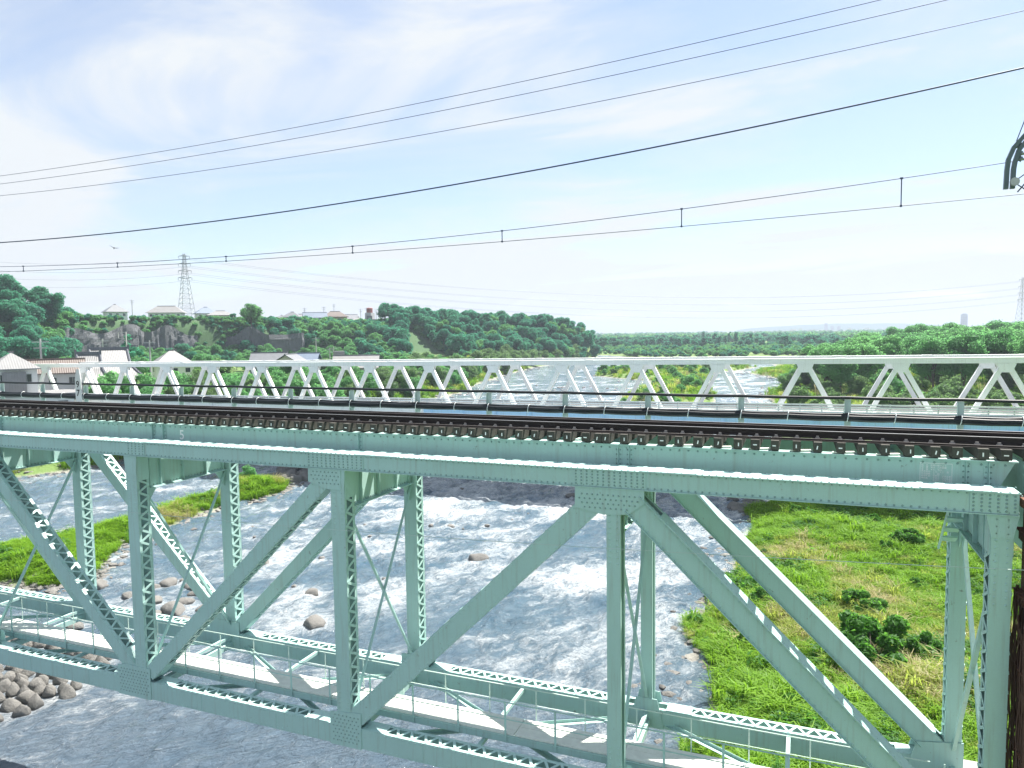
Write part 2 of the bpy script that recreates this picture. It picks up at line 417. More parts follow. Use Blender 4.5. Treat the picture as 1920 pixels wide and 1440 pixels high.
        if side == 'near' and kb >= 1:
            for u in np.arange(.3, (q-p).length, .17):
                for s_ in (-1, 1):
                    c_ = p + t_*float(u) + cdir*(s_*(w_/2-.05)); mb.rivet((c_.x, y0+.020, c_.z), (0, -1, 0))
            if cov:
                for u in np.arange(.5, (q-p).length-.4, .15):
                    c_ = p + t_*float(u) + cdir*(w_/2+.014); mb.rivet((c_.x, y0+.05, c_.z), cdir); mb.rivet((c_.x, y0+.45, c_.z), cdir)
        dg = mb.build('diagonal', GP, br)
        for s_ in (w_/2+.002, -w_/2-.002):
            if cov and s_ > 0: continue
            one = s_ > 0 and side == 'near' and (kt, kb) == (0, 1)
            lacing(dg, p+t_*.75, q-t_*.75, s_, y0+.06, y0+.43, .40, one)
            m2 = MB(); e0, e1 = sorted((s_, s_+math.copysign(.012, s_)))
            m2.bar(p+t_*.1, p+t_*.74, (0, 1, 0), e0, e1, y0+.025, y0+.47); m2.build('batten_plate', GP, dg); m2 = MB(); m2.bar(q-t_*.74, q-t_*.1, (0, 1, 0), e0, e1, y0+.025, y0+.47)
            m2.build('batten_plate', GP, dg)
# floor beams, sway and lateral bracing
for k in range(-2, 5):
    X = P*k; mb = MB()
    mb.box(X-.008, X+.008, .50, 3.86, -1.10, .38)
    mb.box(X-.15, X+.15, .50, 3.86, -1.125, -1.101); mb.box(X-.15, X+.15, .64, 3.78, .381, .40)
    for s_ in (-1, 1): mb.box(X+s_*.05-.04, X+s_*.05+.04, .52, 3.84, -1.10, -1.085)
    fb = mb.build('floor_beam', GP, br)
    for yy in (.62, 1.06, 1.98, 2.95, 3.74):
        for s_ in (-1, 1):
            m2 = MB(); xa, xb = sorted((X+s_*.009, X+s_*.10)); m2.box(xa, xb, yy-.012, yy+.012, -1.09, .37); m2.build('stiffener', GP, fb)
    if k >= 0:
        rv = MB()
        for yy in np.arange(.56, 3.84, .13): rv.rivet((X+.009, yy, -1.04), (1, 0, 0)); rv.rivet((X-.009, yy, -1.04), (-1, 0, 0))
        rv.build('rivets', 'rivet_shade_paint', fb, kind='stuff')
    # haunches against the posts
    for ya, yb in ((.50, .95), (3.86, 3.41)):
        mb = MB(); mb.add([(X-.011, ya, -1.125), (X+.011, ya, -1.125), (X-.011, ya, -1.7), (X+.011, ya, -1.7), (X-.011, yb, -1.125), (X+.011, yb, -1.125)], [(0, 1, 3, 2), (0, 2, 4), (1, 5, 3), (2, 3, 5, 4), (0, 4, 5, 1)]); mb.build('haunch_plate', GP, fb)
    for a, b, dx in (((.48, -1.2), (3.88, -6.8), -.03), ((3.88, -1.2), (.48, -6.8), .03)):
        mb = MB(); pa, pb = V((X+dx, a[0], a[1])), V((X+dx, b[0], b[1]))
        mb.bar(pa, pb, (1, 0, 0), -.06, .06, -.006, .006); mb.bar(pa, pb, (1, 0, 0), .048, .06, .006, .08)
        mb.build('sway_brace', GP, br)
    mb = MB(); mb.bar((X, .48, -7.55), (X, 3.88, -7.55), (1, 0, 0), -.1, .1, -.10, .10); mb.build('bottom_strut', GP, br)
    if k < 4:
        for a, b, dz in ((.3, 4.05, 0), (4.05, .3, .03)):
            mb = MB(); pa, pb = V((X+.3, a, -7.62+dz)), V((X+P-.3, b, -7.62+dz))
            mb.bar(pa, pb, (0, 0, 1), -.07, .07, -.006, .006); mb.bar(pa, pb, (0, 0, 1), -.07, -.058, .006, .09)
            mb.build('lateral_brace', GP, br)
# the stringers that carry the track
STIFF = [7.46, 7.92, 15.26, 22.68, 22.95, 29.96, 30.36, -.1, .15, -7.5, -15.1]
for y0, out_ in ((1.05, -1), (2.95, 1)):
    mb = MB(); web = [(-15.4, -.15), (30.30, -.15), (30.83, .88), (-15.4, .88)]
    ya, yb = sorted((y0, y0-out_*.014)); mb.prism(web, ya, yb)
    mb.box(-15.4, 30.85, y0-.13, y0+.13, .881, .905); mb.box(-15.4, 30.28, y0-.13, y0+.13, -.172, -.151)
    st_ = mb.build('stringer_girder', GP, br)
    for X in STIFF:
        m2 = MB(); ya, yb = sorted((y0+out_*.002, y0+out_*.085)); m2.box(X-.007, X+.007, ya, yb, -.14, .875)
        ya, yb = sorted((y0+out_*.002, y0+out_*.014)); m2.box(X-.085, X-.008, ya, yb, -.14, .875); m2.box(X+.008, X+.085, ya, yb, -.14, .875)
        m2.build('stiffener', GP, st_)
    if out_ < 0:
        rv = MB()
        for xx in np.arange(-4, 30.7, .21): rv.rivet((xx, y0-.002, .80), (0, -1, 0), r=.026, h=.022)
        for X in STIFF:
            if X > -1:
                for zz in np.arange(-.05, .85, .115):
                    for dx in (-.045, .045): rv.rivet((X+dx, y0-.014, zz), (0, -1, 0), r=.022)
        rv.build('rivets', 'rivet_shade_paint', st_, kind='stuff')
        def painted_text(txt, name, x, z, size, y, parent, material='white_marking', spacing=1.0, line=1.0, ext=.0008):
            cu = bpy.data.curves.new(name, 'FONT'); cu.body = txt; cu.size = size; cu.extrude = ext; cu.offset = size*.012; cu.space_line = line; cu.space_character = spacing
            cu.materials.append(MATS[material]); tmp = bpy.data.objects.new(name, cu); COL.objects.link(tmp)
            me = bpy.data.meshes.new_from_object(tmp.evaluated_get(bpy.context.evaluated_depsgraph_get())); bpy.data.objects.remove(tmp); o = link(name, me, parent)
            off = OFF[parent.name]; o.location = (x-off[0], y-off[1], z-off[2]); o.rotation_euler = (rad(90), 0, 0); return o
        painted_text('5', 'painted_number', 8.55, .42, .42, y0-.004, st_)
        mb = MB()
        for a in ((29.13, 29.72, .775, .785), (29.13, 29.72, .22, .23), (29.13, 29.138, .231, .774), (29.712, 29.72, .231, .774)): mb.box(a[0], a[1], y0-.004, y0-.001, a[2], a[3])
        mb.build('record_frame', 'white_marking', st_)
        painted_text('橋　名　利根川橋りょう\n位　置　渋川　八木原間\n支　間　４５．６ｍ\n塗装年月　１０．１１　完\n塗装回数　３　回\n塗装種別　下塗り　さび止め\n塗料名　　下塗り　さび止め\n　　　　　中塗り　フタル酸\n　　　　　上塗り　フタル酸\n塗料会社　塗料株式会社\n施工者　　塗装工業株式会社', 'record_lettering', 29.155, .722, .042, y0-.004, st_, line=1.08)
# cross frames between the stringers
for X in np.arange(-13, 30, 3.8):
    mb = MB(); mb.bar((X, 1.06, .7), (X, 2.94, .7), (1, 0, 0), -.05, .05, -.05, .05); mb.bar((X, 1.06, .7), (X, 2.94, -.1), (1, 0, 0), -.04, .04, -.006, .006); mb.build('cross_frame', GP, br)
# end ladder and brackets by the end posts
mb = MB()
for yy in (1.10, 1.55): mb.box(30.48, 30.52, yy-.022, yy+.022, -7.8, -1.15)
ladder = mb.build('ladder', 'green_paint_pale', br)
for z in np.arange(-7.6, -1.3, .36):
    m2 = MB(); m2.box(30.485, 30.515, 1.123, 1.527, z-.018, z+.018); m2.build('ladder_rung', 'green_paint_pale', ladder)
for i in range(4):
    mb = MB(); mb.bar((30.12, 2.55+i*.28, -.45-.30*i), (30.12, 2.85+i*.28, -.62-.30*i), (1, 0, 0), -.02, .02, -.16, .16); mb.build('step_plate', GP, br)
mb = MB(); mb.bar((29.95, 2.45, -.30), (29.95, 3.8, -1.75), (1, 0, 0), -.03, .03, -.02, .02); mb.build('step_stringer', GP, br)

# ------------------------------------------------------------------ piers
def pier(label, x0, x1, y0, y1, z0, z1):
    r = thing('bridge_pier', label, 'pier', ((x0+x1)/2, (y0+y1)/2, z0), world=True)
    mb = MB(); n = 14; xm, ym = (x0+x1)/2, (y0+y1)/2; hx, hy = (x1-x0)/2, (y1-y0)/2
    def ring(z, e): return [(xm + math.copysign(abs(math.cos(a))**.7, math.cos(a))*(hx+e), ym + math.copysign(abs(math.sin(a))**.45, math.sin(a))*(hy+e), z) for a in [2*math.pi*i/n for i in range(n)]]
    mb.add(ring(z0, .35)+ring(z1-.7, 0), [(i, (i+1) % n, n+(i+1) % n, n+i) for i in range(n)]); mb.build('pier_shaft', 'concrete', r)
    mb = MB(); mb.add(ring(z1-.7, .18)+ring(z1, .18), [(i, (i+1) % n, n+(i+1) % n, n+i) for i in range(n)]+[tuple(range(n, 2*n)), tuple(range(n-1, -1, -1))]); mb.build('pier_cap', 'concrete', r)
pier('grey concrete pier under the end of the green truss bridge', 29.7, 32.5, -.9, 5.3, -15, -7.85)
pier('grey concrete pier under the far end of the green truss bridge', -16.6, -14.2, -.9, 5.3, -15, -7.85)

# ------------------------------------------------------------------ rusty trestle column beyond the end post
rc = thing('rusty_steel_column', 'rust-brown riveted steel column with ledges and dead creeper beside the end post', 'column', (31.1, .1, -7.85), world=True)
mb = MB(); mb.box(30.86, 31.5, -.25, -.22, -7.8, .2); mb.box(30.86, 30.89, -.219, .55, -7.8, .2); mb.box(31.45, 31.5, -.219, .55, -7.8, .2)
mb.build('column_shaft', 'rust_steel', rc)
for z in (.32, -.33, -1.55, -3.0, -4.6, -6.2):
    mb = MB(); mb.box(30.74, 31.6, -.42, .62, z-.02, z); mb.box(30.80, 30.83, -.36, .58, z-.22, z-.021); mb.build('ledge_plate', 'rust_steel', rc)
rv = MB()
for z in np.arange(-7.5, .1, .14): rv.rivet((30.86, -.1, z), (-1, 0, 0)); rv.rivet((30.93, -.25, z), (0, -1, 0))
rv.build('rivets', 'rust_steel', rc, kind='stuff')
simple('dry_vine', (.11, .06, .04), .95, 0, .4, 6)
mb = MB()
for i in range(46):
    x, y, z = 30.84+random.uniform(-.12, .02), random.uniform(-.5, .6), random.uniform(-2.6, -1.4); pts = []
    for j in range(14):
        pts.append((x, y, z)); z -= .45; x += random.uniform(-.05, .05); y += random.uniform(-.08, .08); x = max(30.72, min(30.85, x))
    mb.tube(pts, random.uniform(.008, .02), 4, False)
mb.build('creeper_stems', 'dry_vine', rc, kind='stuff')
# dark end plate of the next span
ns = thing('next_span_girder', 'dark green end of the neighbouring girder span behind the rusty column', 'bridge', (32.2, 2, -.2), world=True)
mb = MB(); mb.box(30.98, 31.0, .75, 3.3, -.9, .88); mb.build('end_plate', GP, ns)
for y0 in (1.05, 2.95):
    mb = MB(); mb.box(31.01, 36, y0-.007, y0+.007, -.9, .88); mb.box(31.01, 36, y0-.13, y0+.13, .881, .905); mb.box(31.01, 36, y0-.13, y0+.13, -.925, -.901); mb.build('web_plate', GP, ns)

# ------------------------------------------------------------------ track
trk = thing('railway_track', 'dark rusty railway track on timber sleepers along the green bridge', 'railway track', (7.6, 2.0, .905), world=True)
def rail_profile(mb, y, z, h, hw, fw, x0=-15.5, x1=36):
    mb.box(x0, x1, y-fw, y+fw, z, z+.022); mb.box(x0, x1, y-.010, y+.010, z+.0221, z+h-.042); mb.box(x0, x1, y-hw, y+hw, z+h-.041, z+h)
for y, nm in ((1.467, 'rail'), (2.533, 'rail'), (1.64, 'guard_rail'), (2.36, 'guard_rail')):
    mb = MB(); h = .155 if nm == 'rail' else .135
    rail_profile(mb, y, 1.165, h, .034, .065); r_ = mb.build(nm, 'rail_rust', trk)
    if nm == 'rail':
        m2 = MB(); m2.box(-15.5, 36, y-.027, y+.027, 1.165+h, 1.165+h+.004); m2.build('running_surface', 'rail_head', r_)
        m2 = MB(); m2.box(21.95, 22.6, y-.045, y-.012, 1.20, 1.275); m2.box(21.95, 22.6, y+.012, y+.045, 1.20, 1.275)
        for xx in (22.02, 22.17, 22.38, 22.53): m2.lathe([(.022, 0), (.022, .03)], (xx, y-.05, 1.235), 6)
        m2.build('fish_plate', 'rail_rust', r_)
mb = MB(); mb.box(-15.5, 31, .94, 1.0, 1.166, 1.215); mb.box(-15.5, 31, .90, .94, 1.166, 1.18); mb.build('sleeper_spacer', 'rail_rust', trk)
mb = MB(); mb.box(-15.5, 31, 3.0, 3.06, 1.166, 1.215); mb.build('sleeper_spacer', 'rail_rust', trk)
xs = []; x = -15.2
while x < 34.5:
    xs.append(x); x += random.uniform(.405, .455) if abs(x-22.03) > .2 else .20
    if abs(x-22.1) < .1: x = 22.23
base = MB(); base.box(-.092, .092, -1.22, 1.22, .02, .235); base.box(-.085, .085, -1.0, -.82, -.024, .0195); base.box(-.085, .085, .82, 1.0, -.024, .0195); sl_me = base.mesh('sleeper', 'sleeper_wood')
pm = MB(); pm.box(-.012, .012, -.006, 0, -.04, .04); pl_me = pm.mesh('end_plate', 'sign_white')
cm_ = MB(); cm_.box(-.05, .05, -.10, .10, 0, .02); cm_.box(-.03, .03, .055, .09, .02, .055); cm_.box(-.03, .03, -.09, -.055, .02, .055); cl_me = cm_.mesh('rail_chair', 'bolt_steel')
bev = sl_me
for x in xs:
    s_ = link('sleeper', sl_me, trk); off = V(OFF[trk.name]); dy = random.uniform(-.05, .05)
    s_.location = V((x+random.uniform(-.02, .02), 2.0+dy, .93)) - off; s_.rotation_euler = (0, 0, random.uniform(-.012, .012)); s_.scale = (random.uniform(.9, 1.08), 1, 1)
    e = link('end_plate', pl_me, s_); e.location = (random.uniform(-.02, .02), -1.221, .12); e.rotation_euler = (0, random.choice((0, 0, rad(90), rad(12))), 0)
    for y in (1.467, 2.533):
        cc = link('rail_chair', cl_me, s_); cc.location = (0, y-2.0-dy, .2355)
# timber packing pieces between sleepers and flange
mb = MB()
for x in np.arange(24, 30.6, .86): mb.bar((x, .98, .93), (x+.45, 1.12, .935), (0, 0, 1), -.05, .05, -.012, .012)
mb.build('packing_timbers', 'deck_board', trk, kind='stuff')

# ------------------------------------------------------------------ railing and cables beyond the track
rl = thing('bridge_side_railing', 'row of pale green railing posts with brackets beyond the railway track', 'railing', (7.6, 3.9, .9), world=True)
PX = [15.55-2.46*i for i in range(12, 0, -1)] + [15.55, 18.01, 20.43, 22.84, 25.32, 27.89, 30.35, 32.8]
for x in PX:
    mb = MB(); mb.box(x-.075, x+.075, 3.92, 3.932, .95, 1.83); mb.box(x-.075, x-.065, 3.85, 3.92, .95, 1.80); mb.box(x-.075, x+.075, 3.2, 3.92, .90, .949)
    mb.build('railing_post', 'green_paint_pale', rl)
mb = MB(); mb.box(-15, 33, 3.935, 3.96, 1.30, 1.33); mb.build('railing_rail', 'green_paint_pale', rl)
def sag_pts(x0, x1, posts, y, z, amp, n=5, jit=0.0):
    out_ = []
    for a, b in zip(posts[:-1], posts[1:]):
        for i in range(n): u = i/n; out_.append((a+(b-a)*u, y+random.uniform(-jit, jit), z-amp*4*u*(1-u)+random.uniform(-jit, jit)))
    out_.append((posts[-1], y, z)); return out_
mb = MB(); mb.tube(sag_pts(0, 0, PX, 3.89, 1.875, .015), .040, 8)
uc = mb.build('signal_cable', 'cable_black', None, True); tag(uc, 'single thick black cable along the tops of the railing posts', 'cable')
cb = thing('cable_bundle', 'bundle of black cables tied with white straps along the railing', 'cable', (7.6, 3.88, 1.36), world=True)
TX = sorted([x for x in PX] + [x+1.2+random.uniform(-.15, .15) for x in PX[:-1]])
for y, z, r in ((3.87, 1.455, .040), (3.80, 1.40, .042), (3.86, 1.32, .038), (3.89, 1.385, .038), (3.81, 1.345, .034)):
    mb = MB(); mb.tube(sag_pts(0, 0, TX, y, z, random.uniform(.006, .022), 4, .004), r, 7); mb.build('cable', 'cable_black', cb, True)
for x in TX:
    mb = MB(); pts = [(x+.02*math.sin(a), 3.845+.10*math.cos(a), 1.388+.125*math.sin(a)) for a in [2*math.pi*i/10 for i in range(11)]]; mb.tube(pts, .011, 4, False); mb.build('cable_tie', 'cable_tie', cb)
km = thing('kilometre_marker', 'narrow white distance board lettered 97 on the railing', 'sign', (.55, 3.78, 1.15), world=True)
mb = MB(); mb.box(.40, .72, 3.74, 3.77, 1.16, 2.05); mb.prism([(.40, 2.051), (.72, 2.051), (.66, 2.45), (.50, 2.45)], 3.74, 3.77); mb.build('board', 'sign_white', km)
painted_text('9', 'digit', .455, 1.74, .36, 3.736, km, 'sign_ink'); painted_text('7', 'digit', .455, 1.40, .36, 3.736, km, 'sign_ink')

# ------------------------------------------------------------------ inspection walkway on the bottom chords
wk = thing('inspection_walkway', 'narrow plank walkway with thin pipe railings hung low inside the truss', 'walkway', (7.6, 1.4, -7.2), world=True)
for y in (.97, 1.83):
    mb = MB(); mb.box(-15, 30.2, y-.03, y+.03, -7.22, -7.045); mb.box(-15, 30.2, y-.05, y+.05, -7.045, -7.035); mb.build('edge_beam', GP, wk)
wb = MB(); wb.box(-1.44, 1.44, -.10, .10, -.02, .02); wb_me = wb.mesh('plank', 'deck_board')
for i, x in enumerate(np.arange(-13.5, 30, 2.9)):
    for j, y in enumerate((1.09, 1.295, 1.505, 1.71)):
        o = link('plank', wb_me, wk); o.location = V((x+random.uniform(-.004, .004), y, -7.012+random.uniform(-.004, .004)))-V(OFF[wk.name]); o.rotation_euler = (random.uniform(-.01, .01), 0, 0)
for X in np.arange(-15.2, 30.5, 3.8):
    mb = MB(); mb.bar((X, .3, -7.28), (X, 4.0, -7.28), (1, 0, 0), -.05, .05, -.05, .05); mb.build('cross_bearer', GP, wk)
wx = [.18-1.39*i for i in range(10, 0, -1)] + [.18+1.39*i for i in range(22)]
for x in wx:
    mb = MB(); mb.box(x-.028, x+.028, .905, .915, -7.2, -6.08); mb.box(x-.028, x-.02, .915, .96, -7.2, -6.1); mb.build('railing_post', GP, wk)
for x in wx:
    mb = MB(); mb.box(x+.5, x+.53, 1.885, 1.897, -7.2, -6.15); mb.build('railing_post', 'green_paint_pale', wk)
for y, z, r, m_ in ((.90, -6.09, .022, GP), (.90, -6.55, .016, GP), (1.90, -6.16, .016, 'green_paint_pale'), (1.90, -6.6, .012, 'green_paint_pale')):
    mb = MB(); mb.tube([(-14, y, z), (8, y, z-.01), (29.6, y, z)], r, 6); mb.build('handrail', m_, wk, True)

# ------------------------------------------------------------------ overhead line
def sagw(a, b, sag, n=24):
    a = V(a); b = V(b); return [a + (b-a)*(i/n) - V((0, 0, sag*4*(i/n)*(1-i/n))) for i in range(n+1)]
def quadfit(pts):
    """parabola z(x) through three x,z points"""
    A = np.array([[x*x, x, 1] for x, _ in pts]); return np.linalg.solve(A, np.array([z for _, z in pts]))
oc = thing('overhead_contact_line', 'thin contact wire hung from a messenger wire above the track', 'overhead wire', (7.6, 1.95, 6), world=True)
mc = quadfit([(.5, 6.29), (14.3, 6.20), (30.93, 7.03)]); cc_ = quadfit([(.5, 6.12), (19.3, 6.06), (28.76, 6.27)])
zm = lambda x: max(np.polyval(mc, x), 6.12); zc_ = lambda x: np.polyval(cc_, x)
mb = MB(); mb.tube([(x, 1.95, np.polyval(mc, x)) for x in np.arange(-12, 31.0, 1.0)]+[(30.93, 1.95, 7.03)], .0085, 5); mb.build('messenger_wire', 'wire_dark', oc, True)
mb = MB(); mb.tube([(x, 1.95, zc_(x)) for x in np.arange(-12, 33.1, 1.0)], .0085, 5); mb.build('contact_wire', 'wire_copper', oc, True)
for i in range(8):
    x = 28.76-4.72*i; mb = MB(); zt, zb = np.polyval(mc, x), zc_(x)
    if zt-zb < .02: continue
    mb.tube([(x, 1.95, zb-.01), (x, 1.95, zt+.02)], .012, 5); mb.box(x-.03, x+.03, 1.93, 1.97, zt-.015, zt+.02); mb.box(x-.02, x+.02, 1.93, 1.97, zb-.02, zb+.02); mb.build('hanger', 'wire_dark', oc)
for nm, lab, pts, Y, r, m_ in (('power_wire', 'topmost thin wire crossing the sky', ((0, 330), (960, 157), (1650, 0)), 4.6, .0088, 'wire_dark'),
                          ('power_wire', 'second thin wire from the top crossing the sky', ((0, 345), (960, 181), (1775, 0)), 4.6, .0088, 'wire_dark'),
                          ('power_wire', 'third thin wire from the top crossing the sky', ((0, 367), (960, 222), (1920, 20)), 4.6, .0088, 'wire_dark'),
                          ('feeder_cable', 'thick dark feeder cable crossing the sky below three thin wires', ((0, 455), (960, 327), (1920, 127)), 3.6, .021, 'wire_dark'),
                          ('guy_wire', 'thin pale wire crossing in front of the green truss', ((0, 935), (960, 1017), (1920, 1069)), -.5, .0065, 'wire_pale')):
    q_ = [aty(x, y, Y) for x, y in pts]; co = quadfit([(v.x, v.z) for v in q_]); mb = MB()
    mb.tube([(x, Y, np.polyval(co, x)) for x in np.arange(-24, 44, 1.0)], r, 5); o = mb.build(nm, m_, None, True); tag(o, lab, 'wire', 'wires along the bridge')
    if nm == 'feeder_cable': zf = lambda x, co=co: np.polyval(co, x)
fc = MB(); fc.lathe([(.03, -.05), (.04, -.02), (.04, .02), (.03, .05)], (31.45, 3.6, zf(31.45)), 8); o = fc.build('cable_clamp', 'galvanised'); tag(o, 'small metal clamp on the thick feeder cable', 'clamp')
# catenary support bracket, hanging from above the frame
simple('bracket_steel', (.10, .135, .15), .5, .3, .2)
sb = thing('catenary_bracket', 'curved steel bracket with disc insulators holding the overhead line', 'bracket', (30.9, 1.95, 8.6), world=True)
for dx, dz, nm in ((0, 0, 'bracket_channel'), (.115, -.06, 'bracket_channel')):
    path = [(30.68+dx, 6.46), (30.69+dx, 6.85), (30.71+dx, 7.06+dz), (30.80+dx*.8, 7.30+dz), (31.0+dx*.6, 7.55+dz), (31.5+dx*.3, 8.0+dz), (32.2, 8.55+dz)]
    mb = MB()
    for a, b in zip(path[:-1], path[1:]): mb.bar((a[0], 1.9, a[1]), (b[0], 1.9, b[1]), (0, 1, 0), -.04, .04, -.05, .05)
    mb.build(nm, 'bracket_steel', sb)
mb = MB(); pts = []
mb.lathe([(.085, 0), (.085, .02), (.05, .02), (.05, .05), (.085, .05), (.085, .07)], (0, 0, 0), 14)
o = mb.mesh('roller', 'galvanised'); rr_ = link('roller', o, sb); rr_.location = V((30.81, 1.83, 6.58))-V(OFF[sb.name]); rr_.rotation_euler = (rad(90), 0, 0)
mb = MB()
for z in (7.30, 7.15, 7.04): mb.lathe([(.02, .07), (.045, .06), (.05, .035), (.095, .012), (.09, -.004), (.02, -.01)][::-1], (30.93, 1.95, z), 12)
mb.tube([(30.93, 1.95, 7.45), (30.93, 1.95, 7.0)], .014, 6); mb.build('disc_insulator', 'insulator_ceramic', sb)
mb = MB(); mb.tube([(30.82, 1.84, 6.6), (31.3, 1.84, 6.95)], .012, 5); mb.tube([(30.9, 1.95, 6.39), (31.25, 1.95, 6.85)], .014, 5); mb.tube([(30.83, 1.84, 6.56), (31.05, 1.95, 6.42)], .012, 5); mb.tube([(30.84, 1.9, 7.42), (31.2, 2.0, 8.5)], .01, 5)
mb.build('steady_arm', 'wire_dark', sb)
# ------------------------------------------------------------------ terrain
WZ = -13.0
LY = [-3000, -400, -50, 20, 43, 60, 100, 154, 171, 202, 264, 309, 453, 474, 560, 700, 3000, 12000]
LX = [-300, -130, -95, -78, -58, -57, -58, -60, -62, -72, -85, -92, -99, -104, -180, -420, -4000, -9000]
RY = [-3000, -200, 0, 10.4, 14.4, 17, 20.5, 26.6, 35.8, 44.9, 52.3, 56.7, 75, 100, 159, 180, 233, 277, 320, 375, 420, 453, 474, 560, 700, 1000, 12000]
RX = [60, 30, 22.2, 21.9, 21.6, 21.5, 21.35, 21.7, 21.3, 22.4, 22.4, 25.5, 24, 22, 20, 17.8, 23.5, 7.4, 18, 12, -40, -80, -92, -166, -404, -1800, -9000]
ISL = [(-23.3, 15.3), (-19, 15.6), (-18.5, 18.7), (-22.6, 24.5), (-23.8, 29), (-25.1, 36.3), (-23.6, 45.3), (-26, 49), (-32.2, 46.7), (-30.2, 38), (-29.6, 30.7), (-29.8, 27), (-31, 21.5), (-33, 17), (-36, 6), (-33, -4), (-27, 2), (-25, 9)]
ISF = [(-14.6, 157), (-15.8, 181), (-12.2, 202), (-20, 225), (-47, 251), (-53, 289), (-42, 314), (-11, 317), (8.6, 329), (4, 300), (-4.4, 275), (-1, 240), (.3, 216), (6.9, 170), (9.2, 158), (6, 120), (-4, 112), (-11, 130)]
RIDGE = np.array([(-360, -160, 18, 55), (-268, 100, 16, 50), (-244, 159, 15, 40), (-238, 180, 12, 8), (-236, 207, 11.5, 7), (-228, 224, 11.5, 7), (-220, 245, 11.5, 8), (-212, 257, 11.5, 22), (-208, 283, 10.5, 50),
                  (-195, 305, 10, 55), (-172, 321, 8.5, 50), (-157, 351, 6.5, 46), (-135, 383, 6, 32), (-115, 412, 5.5, 16), (-108, 446, 1.5, 10), (-108, 468, -5, 8)], float)
def poly_sd(x, y, pts):
    """signed distance to a closed outline, positive inside"""
    d = np.full(np.shape(x), 1e9); ins = np.zeros(np.shape(x), bool)
    for (x1, y1), (x2, y2) in zip(pts, pts[1:]+pts[:1]):
        t = np.clip(((x-x1)*(x2-x1)+(y-y1)*(y2-y1))/((x2-x1)**2+(y2-y1)**2), 0, 1)
        d = np.minimum(d, np.hypot(x-x1-t*(x2-x1), y-y1-t*(y2-y1)))
        if y1 != y2: ins ^= ((y1 > y) != (y2 > y)) & (x < (x2-x1)*(y-y1)/(y2-y1)+x1)
    return np.where(ins, d, -d)
def ridge_sd(x, y):
    """distance from the edge of the plateau (positive on it), its height and slope width there"""
    best = np.full(np.shape(x), 1e9); s = np.zeros(np.shape(x)); h = np.zeros(np.shape(x)); wd = np.ones(np.shape(x))
    for a, b in zip(RIDGE[:-1], RIDGE[1:]):
        dx, dy = b[0]-a[0], b[1]-a[1]; t = np.clip(((x-a[0])*dx+(y-a[1])*dy)/(dx*dx+dy*dy), 0, 1)
        ex, ey = x-a[0]-t*dx, y-a[1]-t*dy; d = np.hypot(ex, ey); sg = np.where(ex*(-dy)+ey*dx > 0, 1, -1); u = d < best
        best = np.where(u, d, best); s = np.where(u, sg*d, s); h = np.where(u, a[2]+t*(b[2]-a[2]), h); wd = np.where(u, a[3]+t*(b[3]-a[3]), wd)
    return s, h, wd
sst = lambda a, b, x: (lambda t: t*t*(3-2*t))(np.clip((x-a)/(b-a), 0, 1))
def hgt(x, y):
    x = np.asarray(x, float); y = np.asarray(y, float)
    wob = fbm(x*.35, y*.35, 3)*2.2*np.clip(np.hypot(x-20, y)/60, .35, 1)
    sr = x-np.interp(y, RY, RX)+wob; sl = np.interp(y, LY, LX)-x+wob
    z = np.full(x.shape, WZ-.9)
    z = np.maximum(z, np.where(sr > -3, WZ-.55+.55*sst(-3, 0, sr)+.85*sst(0, 5, sr)+1.4*sst(8, 70, sr), -20))
    z = np.maximum(z, np.where(sl > -3, WZ-.55+.55*sst(-3, 0, sl)+2.6*sst(0, 9, sl)+2.4*sst(8, 30, sl), -20))
    for pl, hh in ((ISL, .95), (ISF, 1.0)):
        sd = poly_sd(x, y, pl)+wob*.7; z = np.maximum(z, np.where(sd > -3, WZ-.55+.55*sst(-3, 0, sd)+hh*sst(0, 4, sd), -20))
    s, h, wd = ridge_sd(x, y); f = sst(-1, 0, s/np.maximum(wd, 1)); z = np.where(sl > 5, z*(1-f)+np.maximum(h, z)*f, z)
    far = sst(900, 5000, np.hypot(x, y)); z = z + far*5
    return z + np.where(z > WZ-.2, fbm(x*.12, y*.12, 4)*1.1 + fbm(x*1.1, y*1.1, 3)*.35, 0)*np.clip((z-WZ+.5), 0, 1)
def polar(r, view_step, rest_step, a0=-66, a1=24):
    a = np.concatenate([np.arange(a0, a1, view_step), np.arange(a1, 360+a0, rest_step)]); a = np.radians(a)
    R_, A_ = np.meshgrid(r, a, indexing='ij'); return CAM.x+R_*np.sin(A_), CAM.y+R_*np.cos(A_), len(a)
def grid_obj(name, X, Y, Z, na, material):
    nr = X.shape[0]; vs = np.stack([X, Y, Z], -1).reshape(-1, 3); i = np.arange((nr-1)*na).reshape(nr-1, na); j = np.roll(i, -1, 1)
    fs = np.stack([i, i+na, j+na, j], -1).reshape(-1, 4)
    me = bpy.data.meshes.new(name); me.from_pydata(vs.tolist(), [], fs.tolist()); me.materials.append(MATS[material])
    me.polygons.foreach_set('use_smooth', [True]*len(me.polygons)); me.update(); o = link(name, me); o['kind'] = 'structure'; return o
